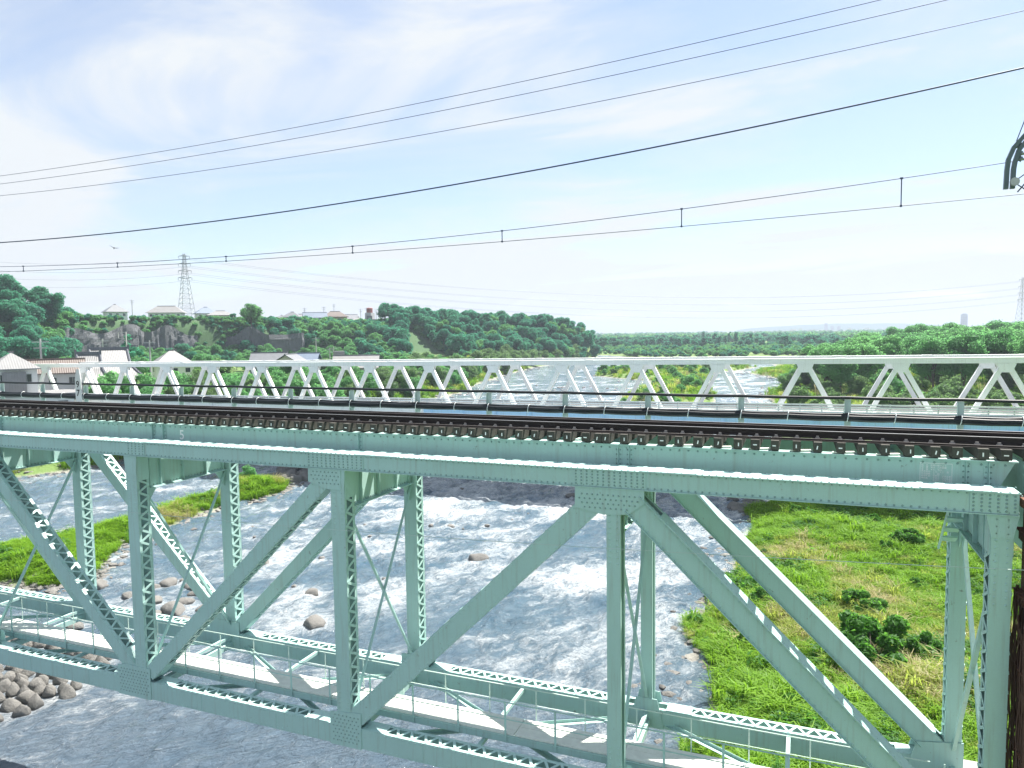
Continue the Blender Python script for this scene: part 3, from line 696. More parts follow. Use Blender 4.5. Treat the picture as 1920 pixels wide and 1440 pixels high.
# soil, stones and low green
m, t, o = mat('ground_soil'); p = pos(t); zz = t.add('ShaderNodeSeparateXYZ', inp={0: p}).outputs['Z']; hill = t.ramp(t.math('DIVIDE', t.math('ADD', zz, 8.5), 20.0), ((.05, 0), (.2, 1)))
g = t.noise(p, .25, 6, .65); g2 = t.noise(p, 2.5, 6, .7); g3 = t.noise(p, 9, 4, .7)
veg = t.mix(g, (.10, .19, .045), (.20, .27, .075)); veg = t.mix(t.math('MULTIPLY', g2, .6), veg, (.05, .10, .03)); veg = t.mix(hill, veg, (.055, .115, .045))
st = t.mix(g3, (.13, .125, .11), (.34, .33, .30))
edge = t.ramp(t.math('ADD', t.math('MULTIPLY', t.math('ADD', zz, 13.0), 1.1), t.math('MULTIPLY', g2, .5)), ((.34, 0), (.60, 1)))
vor = t.add('ShaderNodeTexVoronoi', inp={'Vector': p, 'Scale': 3.2}).outputs['Distance']
bmp = t.math('ADD', t.math('MULTIPLY', vor, .6), g3)
pbsdf(t, o, **{'Base Color': t.mix(edge, st, veg), 'Roughness': .95, 'Normal': t.bump(bmp, .8, .12)})
r = np.concatenate([[.5], np.geomspace(3, 200, 170), np.geomspace(202, 430, 120), np.geomspace(440, 9000, 100)])
X, Y, na = polar(r, .33, 6); ground = grid_obj('ground', X, Y, hgt(X, Y), na, 'ground_soil')
# river
m, t, o = mat('river_water'); p = pos(t)
sp = t.add('ShaderNodeSeparateXYZ', inp={0: p}); xw, yw = sp.outputs['X'], sp.outputs['Y']
fl = t.mapping(t.mapping(p, rot=(0, 0, rad(-62))), scale=(.6, 1, 1)); fs = t.mapping(t.mapping(p, rot=(0, 0, rad(-47))), scale=(.28, 1.5, 1)); f5 = t.noise(fs, 2.6, 6, .68, .5)
f1 = t.noise(fl, .16, 5, .62, .6); f2 = t.noise(fl, 1.1, 8, .70, 1.0); f3 = t.noise(fl, 4.2, 6, .68, .9); f4 = t.noise(p, 24, 4, .7)
rap = t.ramp(t.math('DIVIDE', yw, 100.0), ((.05, .0), (.20, .60), (.50, 1.0), (.75, .75)))
wak = t.add('ShaderNodeAttribute', attribute_name='wake').outputs['Fac']
fo = t.math('ADD', t.math('ADD', t.math('MULTIPLY', f1, .78), t.math('MULTIPLY', f2, .42)), t.math('MULTIPLY', f3, .24))
fo = t.math('ADD', fo, t.math('MULTIPLY', wak, .15))
mid = t.math('MULTIPLY', t.ramp(t.math('DIVIDE', t.math('ADD', xw, 30.0), 60.0), ((.12, 0), (.42, 1), (.78, 1), (.86, .4))), rap)
fo = t.math('ADD', t.math('ADD', fo, t.math('MULTIPLY', rap, .06)), t.math('MULTIPLY', mid, .05))
foam_glint = t.ramp(fo, ((.78, 0), (.85, .45), (.96, 1)))
sparkle = t.math('MULTIPLY', t.ramp(f3, ((.55, 0), (.68, 1))), .52)  # sun sparkle on the ripples, painted as white specks among the foam
lowf = t.ramp(f1, ((.40, .15), (.62, 1))); foam_glint = t.math('MAXIMUM', foam_glint, t.math('MULTIPLY', t.math('MULTIPLY', sparkle, lowf), t.math('ADD', rap, .55)))
base = t.mix(t.ramp(t.math('ADD', t.math('MULTIPLY', f1, .5), t.math('MULTIPLY', f2, .5)), ((.36, 0), (.64, 1))), (.052, .110, .160), (.150, .195, .225)); base = t.mix(t.math('MULTIPLY', t.ramp(t.math('DIVIDE', yw, 40.0), ((.1, 1), (.5, 0))), .45), base, (.16, .205, .27)); near = t.ramp(t.math('DIVIDE', yw, 40.0), ((.15, 1), (.6, 0)))  # diffuse blue stands in for reflected sky, paler on the near water
ftx = t.ramp(t.noise(fl, 5.0, 8, .75, .8), ((.38, .25), (.58, 1))); foam_glint = t.math('MULTIPLY', foam_glint, ftx)
stk = t.math('MULTIPLY', t.math('MULTIPLY', t.ramp(f5, ((.60, 0), (.72, 1))), near), .55); foam_glint = t.math('MAXIMUM', foam_glint, t.math('MULTIPLY', stk, t.ramp(f3, ((.42, 0), (.6, 1)))))
hgt_n = t.math('ADD', t.math('ADD', t.math('ADD', t.math('MULTIPLY', f5, t.math('MULTIPLY', near, 1.3)), f2), t.math('MULTIPLY', f3, .38)), t.math('MULTIPLY', f4, .06))
pbsdf(t, o, **{'Base Color': t.mix(foam_glint, base, (.55, .58, .60)), 'Roughness': t.math('ADD', t.math('MULTIPLY', foam_glint, .5), .10), 'IOR': 1.36, 'Normal': t.bump(hgt_n, 1.0, .42)})
r = np.concatenate([[.5, 6], np.geomspace(12, 190, 430), np.geomspace(193, 1600, 70)])
X, Y, na = polar(r, .22, 8)
def waves(x, y):
    c, s = math.cos(.25), math.sin(.25); u, v = x*c+y*s, (-x*s+y*c)*.7
    rp = np.interp(y, [0, 12, 30, 60, 90, 200], [.35, .5, 1, 1, .8, .5])
    q = vnoise(u*.9+fbm(u*.3, v*.3, 2)*3, v*.9); q2 = vnoise(u*2.3+9, v*2.1+fbm(u, v, 2)*2); q3 = vnoise(u*5+3, v*5+1)
    return rp*(.30*(1-np.abs(2*q-1))**1.6 + .15*(1-np.abs(2*q2-1)) + .05*q3 - .16)
river = grid_obj('river', X, Y, WZ+waves(X, Y)*np.clip(1.4-np.hypot(X-CAM.x, Y-CAM.y)/250, 0, 1), na, 'river_water')

WAKES = []
# ------------------------------------------------------------------ the white road bridge downstream
SL = .0078
wbr = thing('white_truss_bridge', 'white pony truss road bridge with light blue edge girder behind the railway', 'bridge', (0, 58, -7.4), world=True)
wbr.rotation_euler = (0, -SL, 0); WP = 'white_paint'
AP = [-65.52+7.728*i for i in range(-8, 23)]
ZT, ZB, ZD = .77, -6.6, -4.03                          # top chord, bottom chord, deck
for y0 in (54.86, 61.35):
    mb = MB(); mb.box(AP[0], AP[-1], y0-.27, y0+.27, ZT-.50, ZT-.04); mb.box(AP[0], AP[-1], y0-.33, y0+.33, ZT-.039, ZT); tcw = mb.build('top_chord', WP, wbr)
    for i, a in enumerate(AP):
        g = [(a-.72, ZT-.52), (a-.43, ZT-1.26), (a+.43, ZT-1.26), (a+.72, ZT-.52)][::-1]
        for ya, yb in ((y0-.29, y0-.273), (y0+.273, y0+.29)): mb = MB(); mb.prism(g, ya, yb); mb.build('gusset_plate', WP, tcw)
        j = a+2.5; mb = MB(); mb.box(j, j+.85, y0-.29, y0-.271, ZT-.46, ZT-.08); mb.build('splice_plate', WP, tcw); mb = MB(); mb.box(j, j+.85, y0-.35, y0+.35, ZT+.001, ZT+.02); mb.build('cover_plate', WP, tcw)
    mb = MB(); mb.box(AP[0], AP[-1], y0-.24, y0+.24, ZB-.5, ZB); mb.build('bottom_chord', WP, wbr)
    for a in AP:
        for sg in (-1, 1):
            if not AP[0] <= a+sg*3.86 <= AP[-1]: continue
            mb = MB(); mb.beam((a+sg*.12, y0, ZT-.52), (a+sg*3.72, y0, ZB), .37, .40, (0, 1, 0)); mb.build('diagonal', WP, wbr)
mb = MB(); mb.box(AP[0], AP[-1], 53.5, 61.9, ZD-.22, ZD); mb.build('road_slab', 'concrete', wbr)
mb = MB(); mb.box(AP[0], AP[-1], 55.4, 60.8, ZD+.003, ZD+.04); mb.build('carriageway', 'asphalt', wbr)
for a, b, m_ in ((AP[0], -11.6, WP), (-11.57, AP[-1], 'blue_paint')):
    mb = MB(); mb.box(a, b, 53.45, 53.49, ZD-1.25, ZD-.14); mb.box(a, b, 53.3, 53.494, ZD-.139, ZD-.10); mb.box(a, b, 53.25, 53.6, ZD-1.31, ZD-1.251); eg = mb.build('edge_girder', m_, wbr)
    for x in np.arange(a+1, b-1, 3.86):
        m2 = MB(); m2.box(x-.03, x+.03, 53.33, 53.449, ZD-1.24, ZD-.145); m2.build('stiffener', m_, eg)
gpost = MB(); gpost.box(-.05, .05, -.04, .04, 0, .82); gp_me = gpost.mesh('guard_post', 'galvanised')
for x in np.arange(AP[0]+.3, AP[-1], 1.81):
    o = link('guard_post', gp_me, wbr); o.location = V((x, 53.68, ZD+.002))-V(OFF[wbr.name])
for z in (.72, .48, .25):
    mb = MB(); mb.box(AP[0], AP[-1], 53.58, 53.635, ZD+z-.065, ZD+z+.065); mb.build('guard_rail', WP, wbr)
mb = MB(); mb.box(AP[0], AP[-1], 53.52, 53.76, ZD+.0015, ZD+.13); mb.build('kerb', WP, wbr)
for x, lb in ((-52.4, 'on the left bank'), (-25.5, 'beside the grassy island'), (8.5, 'in the main rapids'), (42, 'on the right bank'), (-88, 'below the terrace houses'), (80, 'among the right bank trees')):
    pier('grey concrete pier of the white road bridge ' + lb, x-1.1, x+1.1, 54.2, 62, -15, -7.15+SL*x)

# ------------------------------------------------------------------ plants
import bmesh
def ico(sub):
    bm = bmesh.new(); bmesh.ops.create_icosphere(bm, subdivisions=sub, radius=1); v = np.array([x.co[:] for x in bm.verts]); f = [[x.index for x in q.verts] for q in bm.faces]; bm.free(); return v, f
ICO1, ICO2, ICO3 = ico(1), ico(2), ico(3)
def rnd_dirs(n, rg):
    d = rg.normal(size=(n, 3)); return d/np.linalg.norm(d, axis=1)[:, None]
def crown(seed, H=10.0, base=.28, rx=3.6, lobes=12, per=240, leaf=.45, lobe_r=(1.2, 2.1), shape='round', core=.72):
    """leaf faces spread over uneven lobes round a loose inner mass"""
    rg = np.random.default_rng(seed); mb = MB(); hz = H*(1-base)/2; c0 = H*base+hz
    cs = []
    while len(cs) < lobes:
        q = rg.uniform(-1, 1, 3)
        if np.linalg.norm(q) > 1: continue
        k = 1.0
        if shape == 'cone': k = np.clip(1.05-.9*(q[2]+1)/2, .08, 1)
        if shape == 'dome': k = np.sqrt(max(.05, 1-max(q[2], -.2)**2))
        r_ = rg.uniform(*lobe_r)*(1 if shape != 'cone' else .4+.6*k)
        cs.append((q[0]*(rx-r_*.55)*k, q[1]*(rx-r_*.55)*k, c0+q[2]*(hz-r_*.6), r_))
    iv, jf = ICO1
    for cx_, cy_, cz_, r_ in cs:
        vv = iv*r_*core*(1+rg.uniform(-.15, .15, (len(iv), 1))); mb.add((vv+np.array([cx_, cy_, cz_])).tolist(), jf)
        n = int(per*(r_/1.6)**2); d = rnd_dirs(n, rg); d[:, 2] = np.where((d[:, 2] < -.35) & (rg.random(n) < .6), -d[:, 2], d[:, 2])
        rr = r_*(rg.uniform(.74, 1.06, (n, 1)) + (rg.random((n, 1)) < .12)*rg.uniform(0, .22, (n, 1)))
        c = np.array([cx_, cy_, cz_])+d*rr*np.array([1, 1, .88])
        nn = d*.5+rnd_dirs(n, rg)*.7+np.array([0, 0, .45]); nn /= np.linalg.norm(nn, axis=1)[:, None]
        u = np.cross(nn, rnd_dirs(n, rg)); u /= np.linalg.norm(u, axis=1)[:, None]; w_ = np.cross(nn, u); L = leaf*rg.uniform(.6, 1.25, (n, 1)); Wd = L*rg.uniform(.45, .8, (n, 1))
        qd = np.stack([c-u*L*.6, c+w_*Wd*.5, c+u*L*.6+nn*L*.12, c-w_*Wd*.5], 1).reshape(-1, 3)
        mb.add(qd.tolist(), [(4*i, 4*i+1, 4*i+2, 4*i+3) for i in range(n)])
    return mb, cs
def trunk_mesh(mb, seed, H, cs, base, r0=.2):
    rg = np.random.default_rng(seed+99); top = H*(base+.35); x = y = 0; pts = []; rs = []
    for i in range(6):
        pts.append((x, y, -.4+(top+.4)*i/5)); rs.append(r0*(1-.12*i)); x += rg.uniform(-.12, .12); y += rg.uniform(-.12, .12)
    mb.tube(pts, rs, 7)
    for cx_, cy_, cz_, _ in cs[:6]:
        k = rg.integers(2, 5); a = V(pts[k]); b = V((cx_, cy_, cz_)); mb.tube([a, a.lerp(b, .5)+V((0, 0, .25)), b], [r0*.5, r0*.34, r0*.15], 5, False)
TREES = {}
def kind(name, seeds, mat_, join=False, **kw):
    TREES[name] = []
    for s_ in seeds:
        mb, cs = crown(s_, **kw); tb = MB(); H = kw.get('H', 10.0)
        trunk_mesh(tb, s_, H, cs, kw.get('base', .28), kw.pop('tr', .2) if 'tr' in kw else .022*H)
        if join:
            n = len(mb.f); mb.m = [0]*n; mb.cur = 1; mb.add(tb.v, tb.f); TREES[name].append((mb.mesh(name, [mat_, 'bark']), None))
        else: TREES[name].append((mb.mesh('crown', mat_), tb.mesh('trunk', 'bark', smooth=True)))
kind('hill_dark', (1, 2, 3, 4), 'leaf_dark', True, H=10, lobes=15, per=230, leaf=.58, rx=4.1, base=.2)
kind('hill_mid', (5, 6, 7), 'leaf_mid', True, H=9, lobes=14, per=230, leaf=.58, rx=4.0, base=.15)
kind('right_tree', (11, 12, 13, 14), 'leaf_fresh', False, H=12, lobes=18, per=480, leaf=.36, rx=4.4, base=.25, lobe_r=(1.3, 2.3))
kind('right_dark', (15, 16, 17), 'leaf_mid', False, H=12, lobes=18, per=480, leaf=.36, rx=4.4, base=.25, lobe_r=(1.3, 2.3))
kind('willow', (21, 22, 23, 24), 'leaf_light', False, H=6.5, lobes=15, per=330, leaf=.32, rx=3.2, base=.02, lobe_r=(.8, 1.5), shape='dome')
kind('bank_bush', (31, 32, 33), 'leaf_mid', False, H=6, lobes=15, per=330, leaf=.32, rx=3.2, base=.02, lobe_r=(.8, 1.5), shape='dome')
kind('far_tree', (41, 42, 43), 'leaf_dark', True, H=12, lobes=9, per=50, leaf=1.3, rx=4.6, base=.1, lobe_r=(1.8, 2.6))
kind('poplar', (45, 46), 'leaf_dark', True, H=17, lobes=10, per=50, leaf=1.2, rx=2.2, base=.08, lobe_r=(1.2, 1.8))
kind('pine', (51,), 'leaf_dark', False, H=9, lobes=18, per=220, leaf=.4, rx=3.2, base=.2, lobe_r=(.8, 1.2), shape='cone')
def plant(kd, name, x, y, sc_, label, cat, group, sz=None, z=None, sxy=None):
    cr, tr = random.choice(TREES[kd]); z = float(hgt(x, y)) if z is None else z
    s3 = ((sxy or sc_)*random.uniform(.92, 1.1), (sxy or sc_)*random.uniform(.92, 1.1), sz or sc_)
    if tr is None: o = link(name, cr); tag(o, label, cat, group)
    else:
        o = thing(name, label, cat, group=group); link('trunk', tr, o); link('crown', cr, o)
    o.location = (x, y, z-.15); o.rotation_euler = (0, 0, random.uniform(0, 6.28)); o.scale = s3; return o
def ridge_pt(u, s):
    i = min(int(u), len(RIDGE)-2); f = u-i; a, b = RIDGE[i], RIDGE[i+1]; q = a+(b-a)*f; n = np.array([-(b[1]-a[1]), b[0]-a[0]]); n /= np.hypot(*n); return q[0]+n[0]*s, q[1]+n[1]*s, q[3]
# wooded hill on the left bank
taken = []
def free(x, y, d):
    if any((x-a)**2+(y-b)**2 < d*d for a, b in taken): return False
    taken.append((x, y)); return True
def hill_label(u, s, wd, dark):
    tone = 'dark leafy tree' if dark else 'lighter green tree'
    if u < 2.9: z = 'in the high wood at the left end of the hill'
    elif u < 7.3: z = 'above the bare cliffs' if s > -3 else 'at the foot of the cliffs'
    elif u < 9.7: z = 'on the slope below the skyline houses'
    elif u < 12: z = 'in the wood around the highest point of the hill'
    else: z = 'at the river end of the wooded hill'
    return tone + ' ' + z
cnt = 0; tries = 0
while cnt < 296 and tries < 16000:
    tries += 1; u = random.uniform(1.0, len(RIDGE)-1.05); s = random.uniform(-62, 14); x, y, wd = ridge_pt(u, s)
    cl_zone = 2.75 < u < 7.2; house_zone = 3.2 < u < 9.6
    if s < -wd-8: continue
    if cl_zone and -wd-1 < s < -1.5: continue
    if house_zone and s > 1.5: continue
    if x > np.interp(y, LY, LX)-3: continue
    big = u < 2.9 or u > 9.7
    if not free(x, y, 5.4 if big else 5.0): continue
    k_ = .75 if (house_zone and s > -3) else 1.0
    if u < 2.9: k_ = random.uniform(1.0, 1.35)
    elif u > 9.7: k_ = random.uniform(.9, 1.25)
    else: k_ *= random.uniform(.32, .55) if s > -6 else random.uniform(.75, 1.05)
    if u > 13.2: k_ *= .8
    if 6.9 < u < 9.7: k_ = min(k_, max(.28, (float(np.interp(u, range(len(RIDGE)), RIDGE[:, 2]))+1.2-float(hgt(x, y)))/9.5))
    dk = (big and random.random() < .75) or random.random() < .3; lb = hill_label(u, s, wd, dk)
    plant('hill_dark' if dk else 'hill_mid', 'hill_tree', x, y, k_, lb, 'tree', lb.replace('tree', 'trees')); cnt += 1
bush_col = bpy.data.collections.new('bush_sources')
for i, (sd, mm) in enumerate(((71, 'leaf_mid'), (72, 'leaf_dark'), (73, 'leaf_mid'))):
    mb, _ = crown(sd, H=3.2, base=0, rx=2.3, lobes=9, per=190, leaf=.6, lobe_r=(.8, 1.3), shape='dome'); o = bpy.data.objects.new('bush_source_%d' % i, mb.mesh('bush', mm)); bush_col.objects.link(o)
# single trees that stand out on the skyline
for px, py, D, kd, sc_, lab in ((755, 570, 385, 'hill_dark', 1.35, 'tall round dark tree rising highest from the middle of the hill'), (102, 548, 322, 'hill_dark', 1.0, 'round dark tree standing up from the left skyline'),
                                (470, 568, 352, 'hill_mid', 1.25, 'broad bushy tree on the skyline beside the pale plateau houses')):
    q = atd(px, py, D); H = {'hill_dark': 10, 'hill_mid': 9}[kd]*sc_; plant(kd, 'skyline_tree', q.x, q.y, sc_, lab, 'tree', None, z=q.z-H+.4)
SX = [800, 850, 900, 950, 985, 1010, 1060, 1090, 1108, 1122]; SY = [594, 583, 587, 582, 588, 593, 595, 612, 632, 650]
for i in range(17):
    px = 835+i*17.5; D = 405+(px-835)*.235; q = atd(px, np.interp(px, SX, SY)+random.uniform(-2, 5), D); H = max(5, q.z-float(hgt(q.x, q.y)))
    plant('hill_dark', 'hill_tree', q.x, q.y, H/10, 'dark leafy tree on the skyline at the river end of the hill', 'tree', 'skyline trees at the river end of the hill', sxy=max(.95, min(1.25, H/10)))
# pale willows along the foot of the hill
cnt = 0
while cnt < 34:
    y = random.uniform(235, 450); x = np.interp(y, LY, LX)-random.uniform(1.5, 14)
    if not free(x, y, 4.2): continue
    plant('willow', 'willow_tree', x, y, random.uniform(.9, 1.35), 'pale green willow at the water edge below the wooded hill', 'tree', 'willows below the hill'); cnt += 1
# bushes on the terrace edge, left bank
cnt = 0
while cnt < 120:
    y = random.uniform(64, 225); x = np.interp(y, LY, LX)-random.uniform(4, 24)
    if not free(x, y, 3.3): continue
    plant(random.choice(('bank_bush', 'bank_bush', 'willow')), 'bank_bush', x, y, random.uniform(.85, 1.2), 'bush in the thick scrub along the left bank behind the white bridge', 'bush', 'scrub along the left bank'); cnt += 1
cnt = 0
while cnt < 60:                                      # greenery between the terrace houses and the hill
    y = random.uniform(90, 300); sl_ = random.uniform(60, 135); x = np.interp(y, LY, LX)-sl_
    s, h, wd = [float(v) for v in ridge_sd(np.array(x), np.array(y))]
    if s > -wd-3 or not free(x, y, 5.5): continue
    plant(random.choice(('hill_mid', 'hill_mid', 'hill_dark')), 'terrace_tree', x, y, random.uniform(.45, .8), 'tree among the gardens between the terrace houses and the hill', 'tree', 'trees behind the terrace houses'); cnt += 1
# right bank wood, lower towards the river
WSX = [1440, 1480, 1520, 1600, 1640, 1700, 1900, 2100]; WSY = [675, 658, 641, 630, 615, 606, 594, 586]
cnt = 0
while cnt < 120:
    y = random.uniform(150, 330); x = random.uniform(24, 150); q = (x-30)/(y)
    sr = x-np.interp(y, RY, RX)
    if sr < 8 or y < 150+.25*max(0, 60-sr) or not free(x, y, 5.4): continue
    zg = float(hgt(x, y)); D_ = math.hypot(x-CAM.x, y-CAM.y); px = proj((x, y, 0))[0]
    k_ = min(1.45, max(.45, (atd(px, np.interp(px, WSX, WSY), D_).z-zg)/12.3*random.uniform(.80, 1.02)))
    kd = random.choice(('right_tree', 'right_tree', 'right_dark')); lb = ('dark' if kd == 'right_dark' else 'light green')+' broadleaf tree '+('at the river end of' if px < 1600 else 'in the middle of' if px < 1760 else 'at the outer end of')+' the right bank wood'
    plant(kd, 'bank_tree', x, y, k_, lb, 'tree', lb.replace('tree', 'trees')); cnt += 1
cnt = 0
while cnt < 95:
    y = random.uniform(74, 200); x = np.interp(y, RY, RX)+random.uniform(5, 62)
    if not free(x, y, 3.5): continue
    plant(random.choice(('willow', 'willow', 'bank_bush')), 'riverside_bush', x, y, random.uniform(.6, 1.0), 'pale bushy shrub on the right bank just beyond the white bridge', 'bush', 'shrubs on the right bank'); cnt += 1
q = atd(1530, 640, 205); plant('willow', 'dome_tree', q.x, q.y, 1.75, 'low domed pale tree at the river end of the right bank wood', 'tree', None)
cnt = 0
isa = np.array(ISF)
while cnt < 62:
    x, y = random.uniform(-52, 9), random.uniform(120, 326)
    if float(poly_sd(np.array(x), np.array(y), ISF)) < 2.0 or not free(x, y, 3.4): continue
    plant(random.choice(('willow', 'bank_bush', 'bank_bush')), 'island_bush', x, y, random.uniform(.35, .72), 'bush growing on the long green island in midstream', 'bush', 'bushes on the midstream island'); cnt += 1
# far tree line
cnt = 0
while cnt < 260:
    a = rad(random.uniform(-17, 14)); D = random.uniform(600, 900); x, y = CAM.x+D*math.sin(a), CAM.y+D*math.cos(a)
    if x < np.interp(y, RY, RX)+10 or not free(x, y, 6): continue
    px = proj((x, y, 0))[0]; lb = 'hazy tree of the far tree line '+('beside the end of the wooded hill' if px < 1230 else 'around the tall poplars' if px < 1360 else 'left of the tower blocks' if px < 1530 else 'behind the right bank wood')
    kd = 'poplar' if (rad(-8.5) < a < rad(-3) and random.random() < .35) else 'far_tree'
    plant(kd, 'distant_tree', x, y, random.uniform(.62, .92), lb, 'tree', lb.replace('tree ', 'trees ')); cnt += 1
q = atd(240, 636, 186); plant('pine', 'pine_tree', q.x, q.y, 1.25, 'dark garden pine beside the tiled temple roof', 'tree', None, z=q.z-9.2)
q = atd(405, 668, 165); plant('willow', 'garden_tree', q.x, q.y, 1.1, 'yellow-green rounded tree beside the pale roofed house', 'tree', None, sxy=1.5)
# ------------------------------------------------------------------ cliff faces
m, t, o = mat('cliff_rock'); p = pos(t)
g = t.noise(t.mapping(p, scale=(1, 1, .5)), .35, 7, .65); g2 = t.noise(p, 2.2, 6, .7); g3 = t.noise(t.mapping(p, scale=(.1, .1, 1.2)), .9, 4, .6)
c = t.mix(g, (.08, .088, .10), (.18, .19, .205)); c = t.mix(t.math('MULTIPLY', g3, .45), c, (.12, .115, .11)); c = t.mix(t.ramp(g2, ((.60, 0), (.70, .7))), c, (.07, .10, .045))
pbsdf(t, o, **{'Base Color': c, 'Roughness': .95, 'Normal': t.bump(t.math('ADD', g, g2), .8, .5)})
def cliff(u0, u1, label, zt=.86):
    nu, nv = 60, 14; vs = []
    for i in range(nu):
        u = u0+(u1-u0)*i/(nu-1); edge = math.sin(math.pi*i/(nu-1))**.5
        for j in range(nv):
            f = j/(nv-1); x, y, wd = ridge_pt(u, 0); s = -(wd*.80)-4.4*edge+1.2+.8*f
            x, y, _ = ridge_pt(u, s - 3.0*float(fbm(np.array(u*9.0), np.array(f*2.5), 4))*edge - 1.2*float(fbm(np.array(u*30.0), np.array(f*7), 3)))
            zg = float(hgt(*ridge_pt(u, -wd)[:2])); z1 = float(np.interp(u, range(len(RIDGE)), RIDGE[:, 2]))
            vs.append((x, y, zg-1+(z1-zg+.2)*f*zt*(.82+.18*edge+.10*math.sin(u*7))))
    me = bpy.data.meshes.new('cliff'); me.from_pydata(vs, [], [(i*nv+j, (i+1)*nv+j, (i+1)*nv+j+1, i*nv+j+1) for i in range(nu-1) for j in range(nv-1)])
    me.materials.append(MATS['cliff_rock']); o = link('cliff', me); o['kind'] = 'structure'; o['label'] = label; return o
cliff(2.85, 5.35, 'bare grey earth cliff below the hilltop trees'); cliff(5.9, 7.3, 'smaller grey rock cliff beside the plateau houses', .8)

# ------------------------------------------------------------------ houses
def tile(name, col, rough=.5):
    m, t, o = mat(name); tc_ = t.add('ShaderNodeTexCoord').outputs['Object']; p = pos(t)
    wv = t.add('ShaderNodeTexWave', wave_type='BANDS', bands_direction='X', inp={'Vector': tc_, 'Scale': 1.1, 'Distortion': .3}).outputs['Fac']
    n = t.noise(p, 1.2, 5, .6); c = t.mix(n, tuple(x*.78 for x in col), tuple(min(1, x*1.15) for x in col))
    pbsdf(t, o, **{'Base Color': c, 'Roughness': rough, 'Normal': t.bump(wv, .35, .05)})
tile('tile_grey', (.15, .16, .175)); tile('tile_pale', (.22, .22, .22)); tile('tile_blue', (.13, .17, .23)); tile('tile_brown', (.125, .098, .086)); tile('tile_dark', (.12, .13, .15))
for nm, c in (('wall_white', (.72, .72, .69)), ('wall_cream', (.62, .56, .46)), ('wall_tan', (.50, .36, .22)), ('wall_grey', (.42, .43, .44)), ('wall_blue', (.20, .25, .33))): simple(nm, c, .85, 0, .08, 1.5, .1)
simple('timber_dark', (.05, .04, .035), .8, 0, .2)
def house(px, D, ridge_py, wpx, dep, label, roof='hip', rm='tile_grey', wm='wall_white', rot=0.0, storeys=2, pitch=.30, zb=None, name='house'):
    q = atd(px, ridge_py, D); w_ = wpx/F_PX*D*1.02; zg = float(hgt(q.x, q.y)) if zb is None else zb
    th = math.atan2(q.x-CAM.x, q.y-CAM.y); H = max(3.2, q.z-zg); rh = min(H*.45, min(w_, dep)*pitch*1.25); ev = H-rh
    r = thing(name, label, 'house', (q.x, q.y, zg), -th+rot); hw, hd = w_/2*.86, dep/2*.86; ow, od = w_/2, dep/2
    mb = MB(); mb.box(-hw, hw, -hd, hd, -1.5, ev); mb.build('wall', wm, r)
    mb = MB()
    if roof == 'hip':
        k = max(0, ow-od*.95); T_ = .12
        mb.add([(-ow, -od, ev), (ow, -od, ev), (ow, od, ev), (-ow, od, ev), (-k, 0, H), (k, 0, H), (-ow, -od, ev-T_), (ow, -od, ev-T_), (ow, od, ev-T_), (-ow, od, ev-T_)],
               [(0, 1, 5, 4), (1, 2, 5), (2, 3, 4, 5), (3, 0, 4), (0, 6, 7, 1), (1, 7, 8, 2), (2, 8, 9, 3), (3, 9, 6, 0), (9, 8, 7, 6)])
    elif roof == 'gable':
        T_ = .16
        for sy in (-1, 1): mb.add([(-ow, sy*od, ev-.1), (ow, sy*od, ev-.1), (ow, 0, H), (-ow, 0, H), (-ow, sy*od, ev-.1-T_), (ow, sy*od, ev-.1-T_), (ow, 0, H-T_), (-ow, 0, H-T_)],
                                 [(0, 1, 2, 3), (7, 6, 5, 4), (0, 4, 5, 1), (1, 5, 6, 2), (3, 2, 6, 7), (0, 3, 7, 4)])
        gb = MB()
        for sx in (-1, 1): gb.add([(sx*hw, -hd, ev), (sx*hw, hd, ev), (sx*hw, 0, H-.2)], [(0, 1, 2)])
        gb.build('gable_wall', wm, r)
    else: mb.box(-ow, ow, -od, od, ev, ev+.25); mb.box(-ow*.9, -ow*.3, -od*.3, od*.3, ev+.251, H)
    rf = mb.build('roof', rm, r)
    if roof != 'flat':
        m2 = MB(); k = max(.3, ow-od*.95) if roof == 'hip' else ow; m2.box(-k, k, -.14, .14, H-.05, H+.16); m2.build('ridge_tiles', rm, rf)
    n = max(2, int(w_/2.6)); lv = [ev-1.7] if ev < 4.4 or storeys == 1 else [ev-1.7, ev-4.3]
    for z in lv:
        for i in range(n):
            x = -hw+(i+.5)*2*hw/n; m2 = MB(); m2.box(x-.55, x+.55, -hd-.05, -hd-.004, z-.1, z+1.0); wn = m2.build('window', 'galvanised', r)
            m3 = MB(); m3.box(x-.48, x-.02, -hd-.062, -hd-.052, z-.03, z+.93); m3.box(x+.02, x+.48, -hd-.062, -hd-.052, z-.03, z+.93); m3.build('pane', 'glass_dark', wn)
    for sx in (-1, 1):
        m2 = MB(); a, b = sorted((sx*(hw+.004), sx*(hw+.05))); m2.box(a, b, -.6, .6, ev-1.6, ev-.6); m2.build('window', 'glass_dark', r)
    return r
house(322, 190, 657, 66, 9, 'pale tile hip roofed house between the temple and a rounded tree', 'hip', 'tile_pale', 'wall_white', .15)
house(505, 185, 661, 62, 9, 'dark blue house with a grey gable roof above the white bridge', 'gable', 'tile_grey', 'wall_blue', -.2)
house(545, 175, 664, 44, 8, 'grey roofed house with a pale gable between two dark blue houses', 'gable', 'tile_grey', 'wall_cream', 1.1)
house(577, 190, 662, 42, 8, 'small dark blue gabled house at the end of the terrace row', 'gable', 'tile_blue', 'wall_blue', -.25)
house(655, 205, 658, 62, 10, 'white two storey house with a flat topped upper floor near the hill wood', 'flat', 'tile_pale', 'wall_white', .1)
house(668, 190, 666, 82, 8, 'low white roofed house in front of the white two storey house', 'gable', 'tile_pale', 'wall_white', -.1, 1)
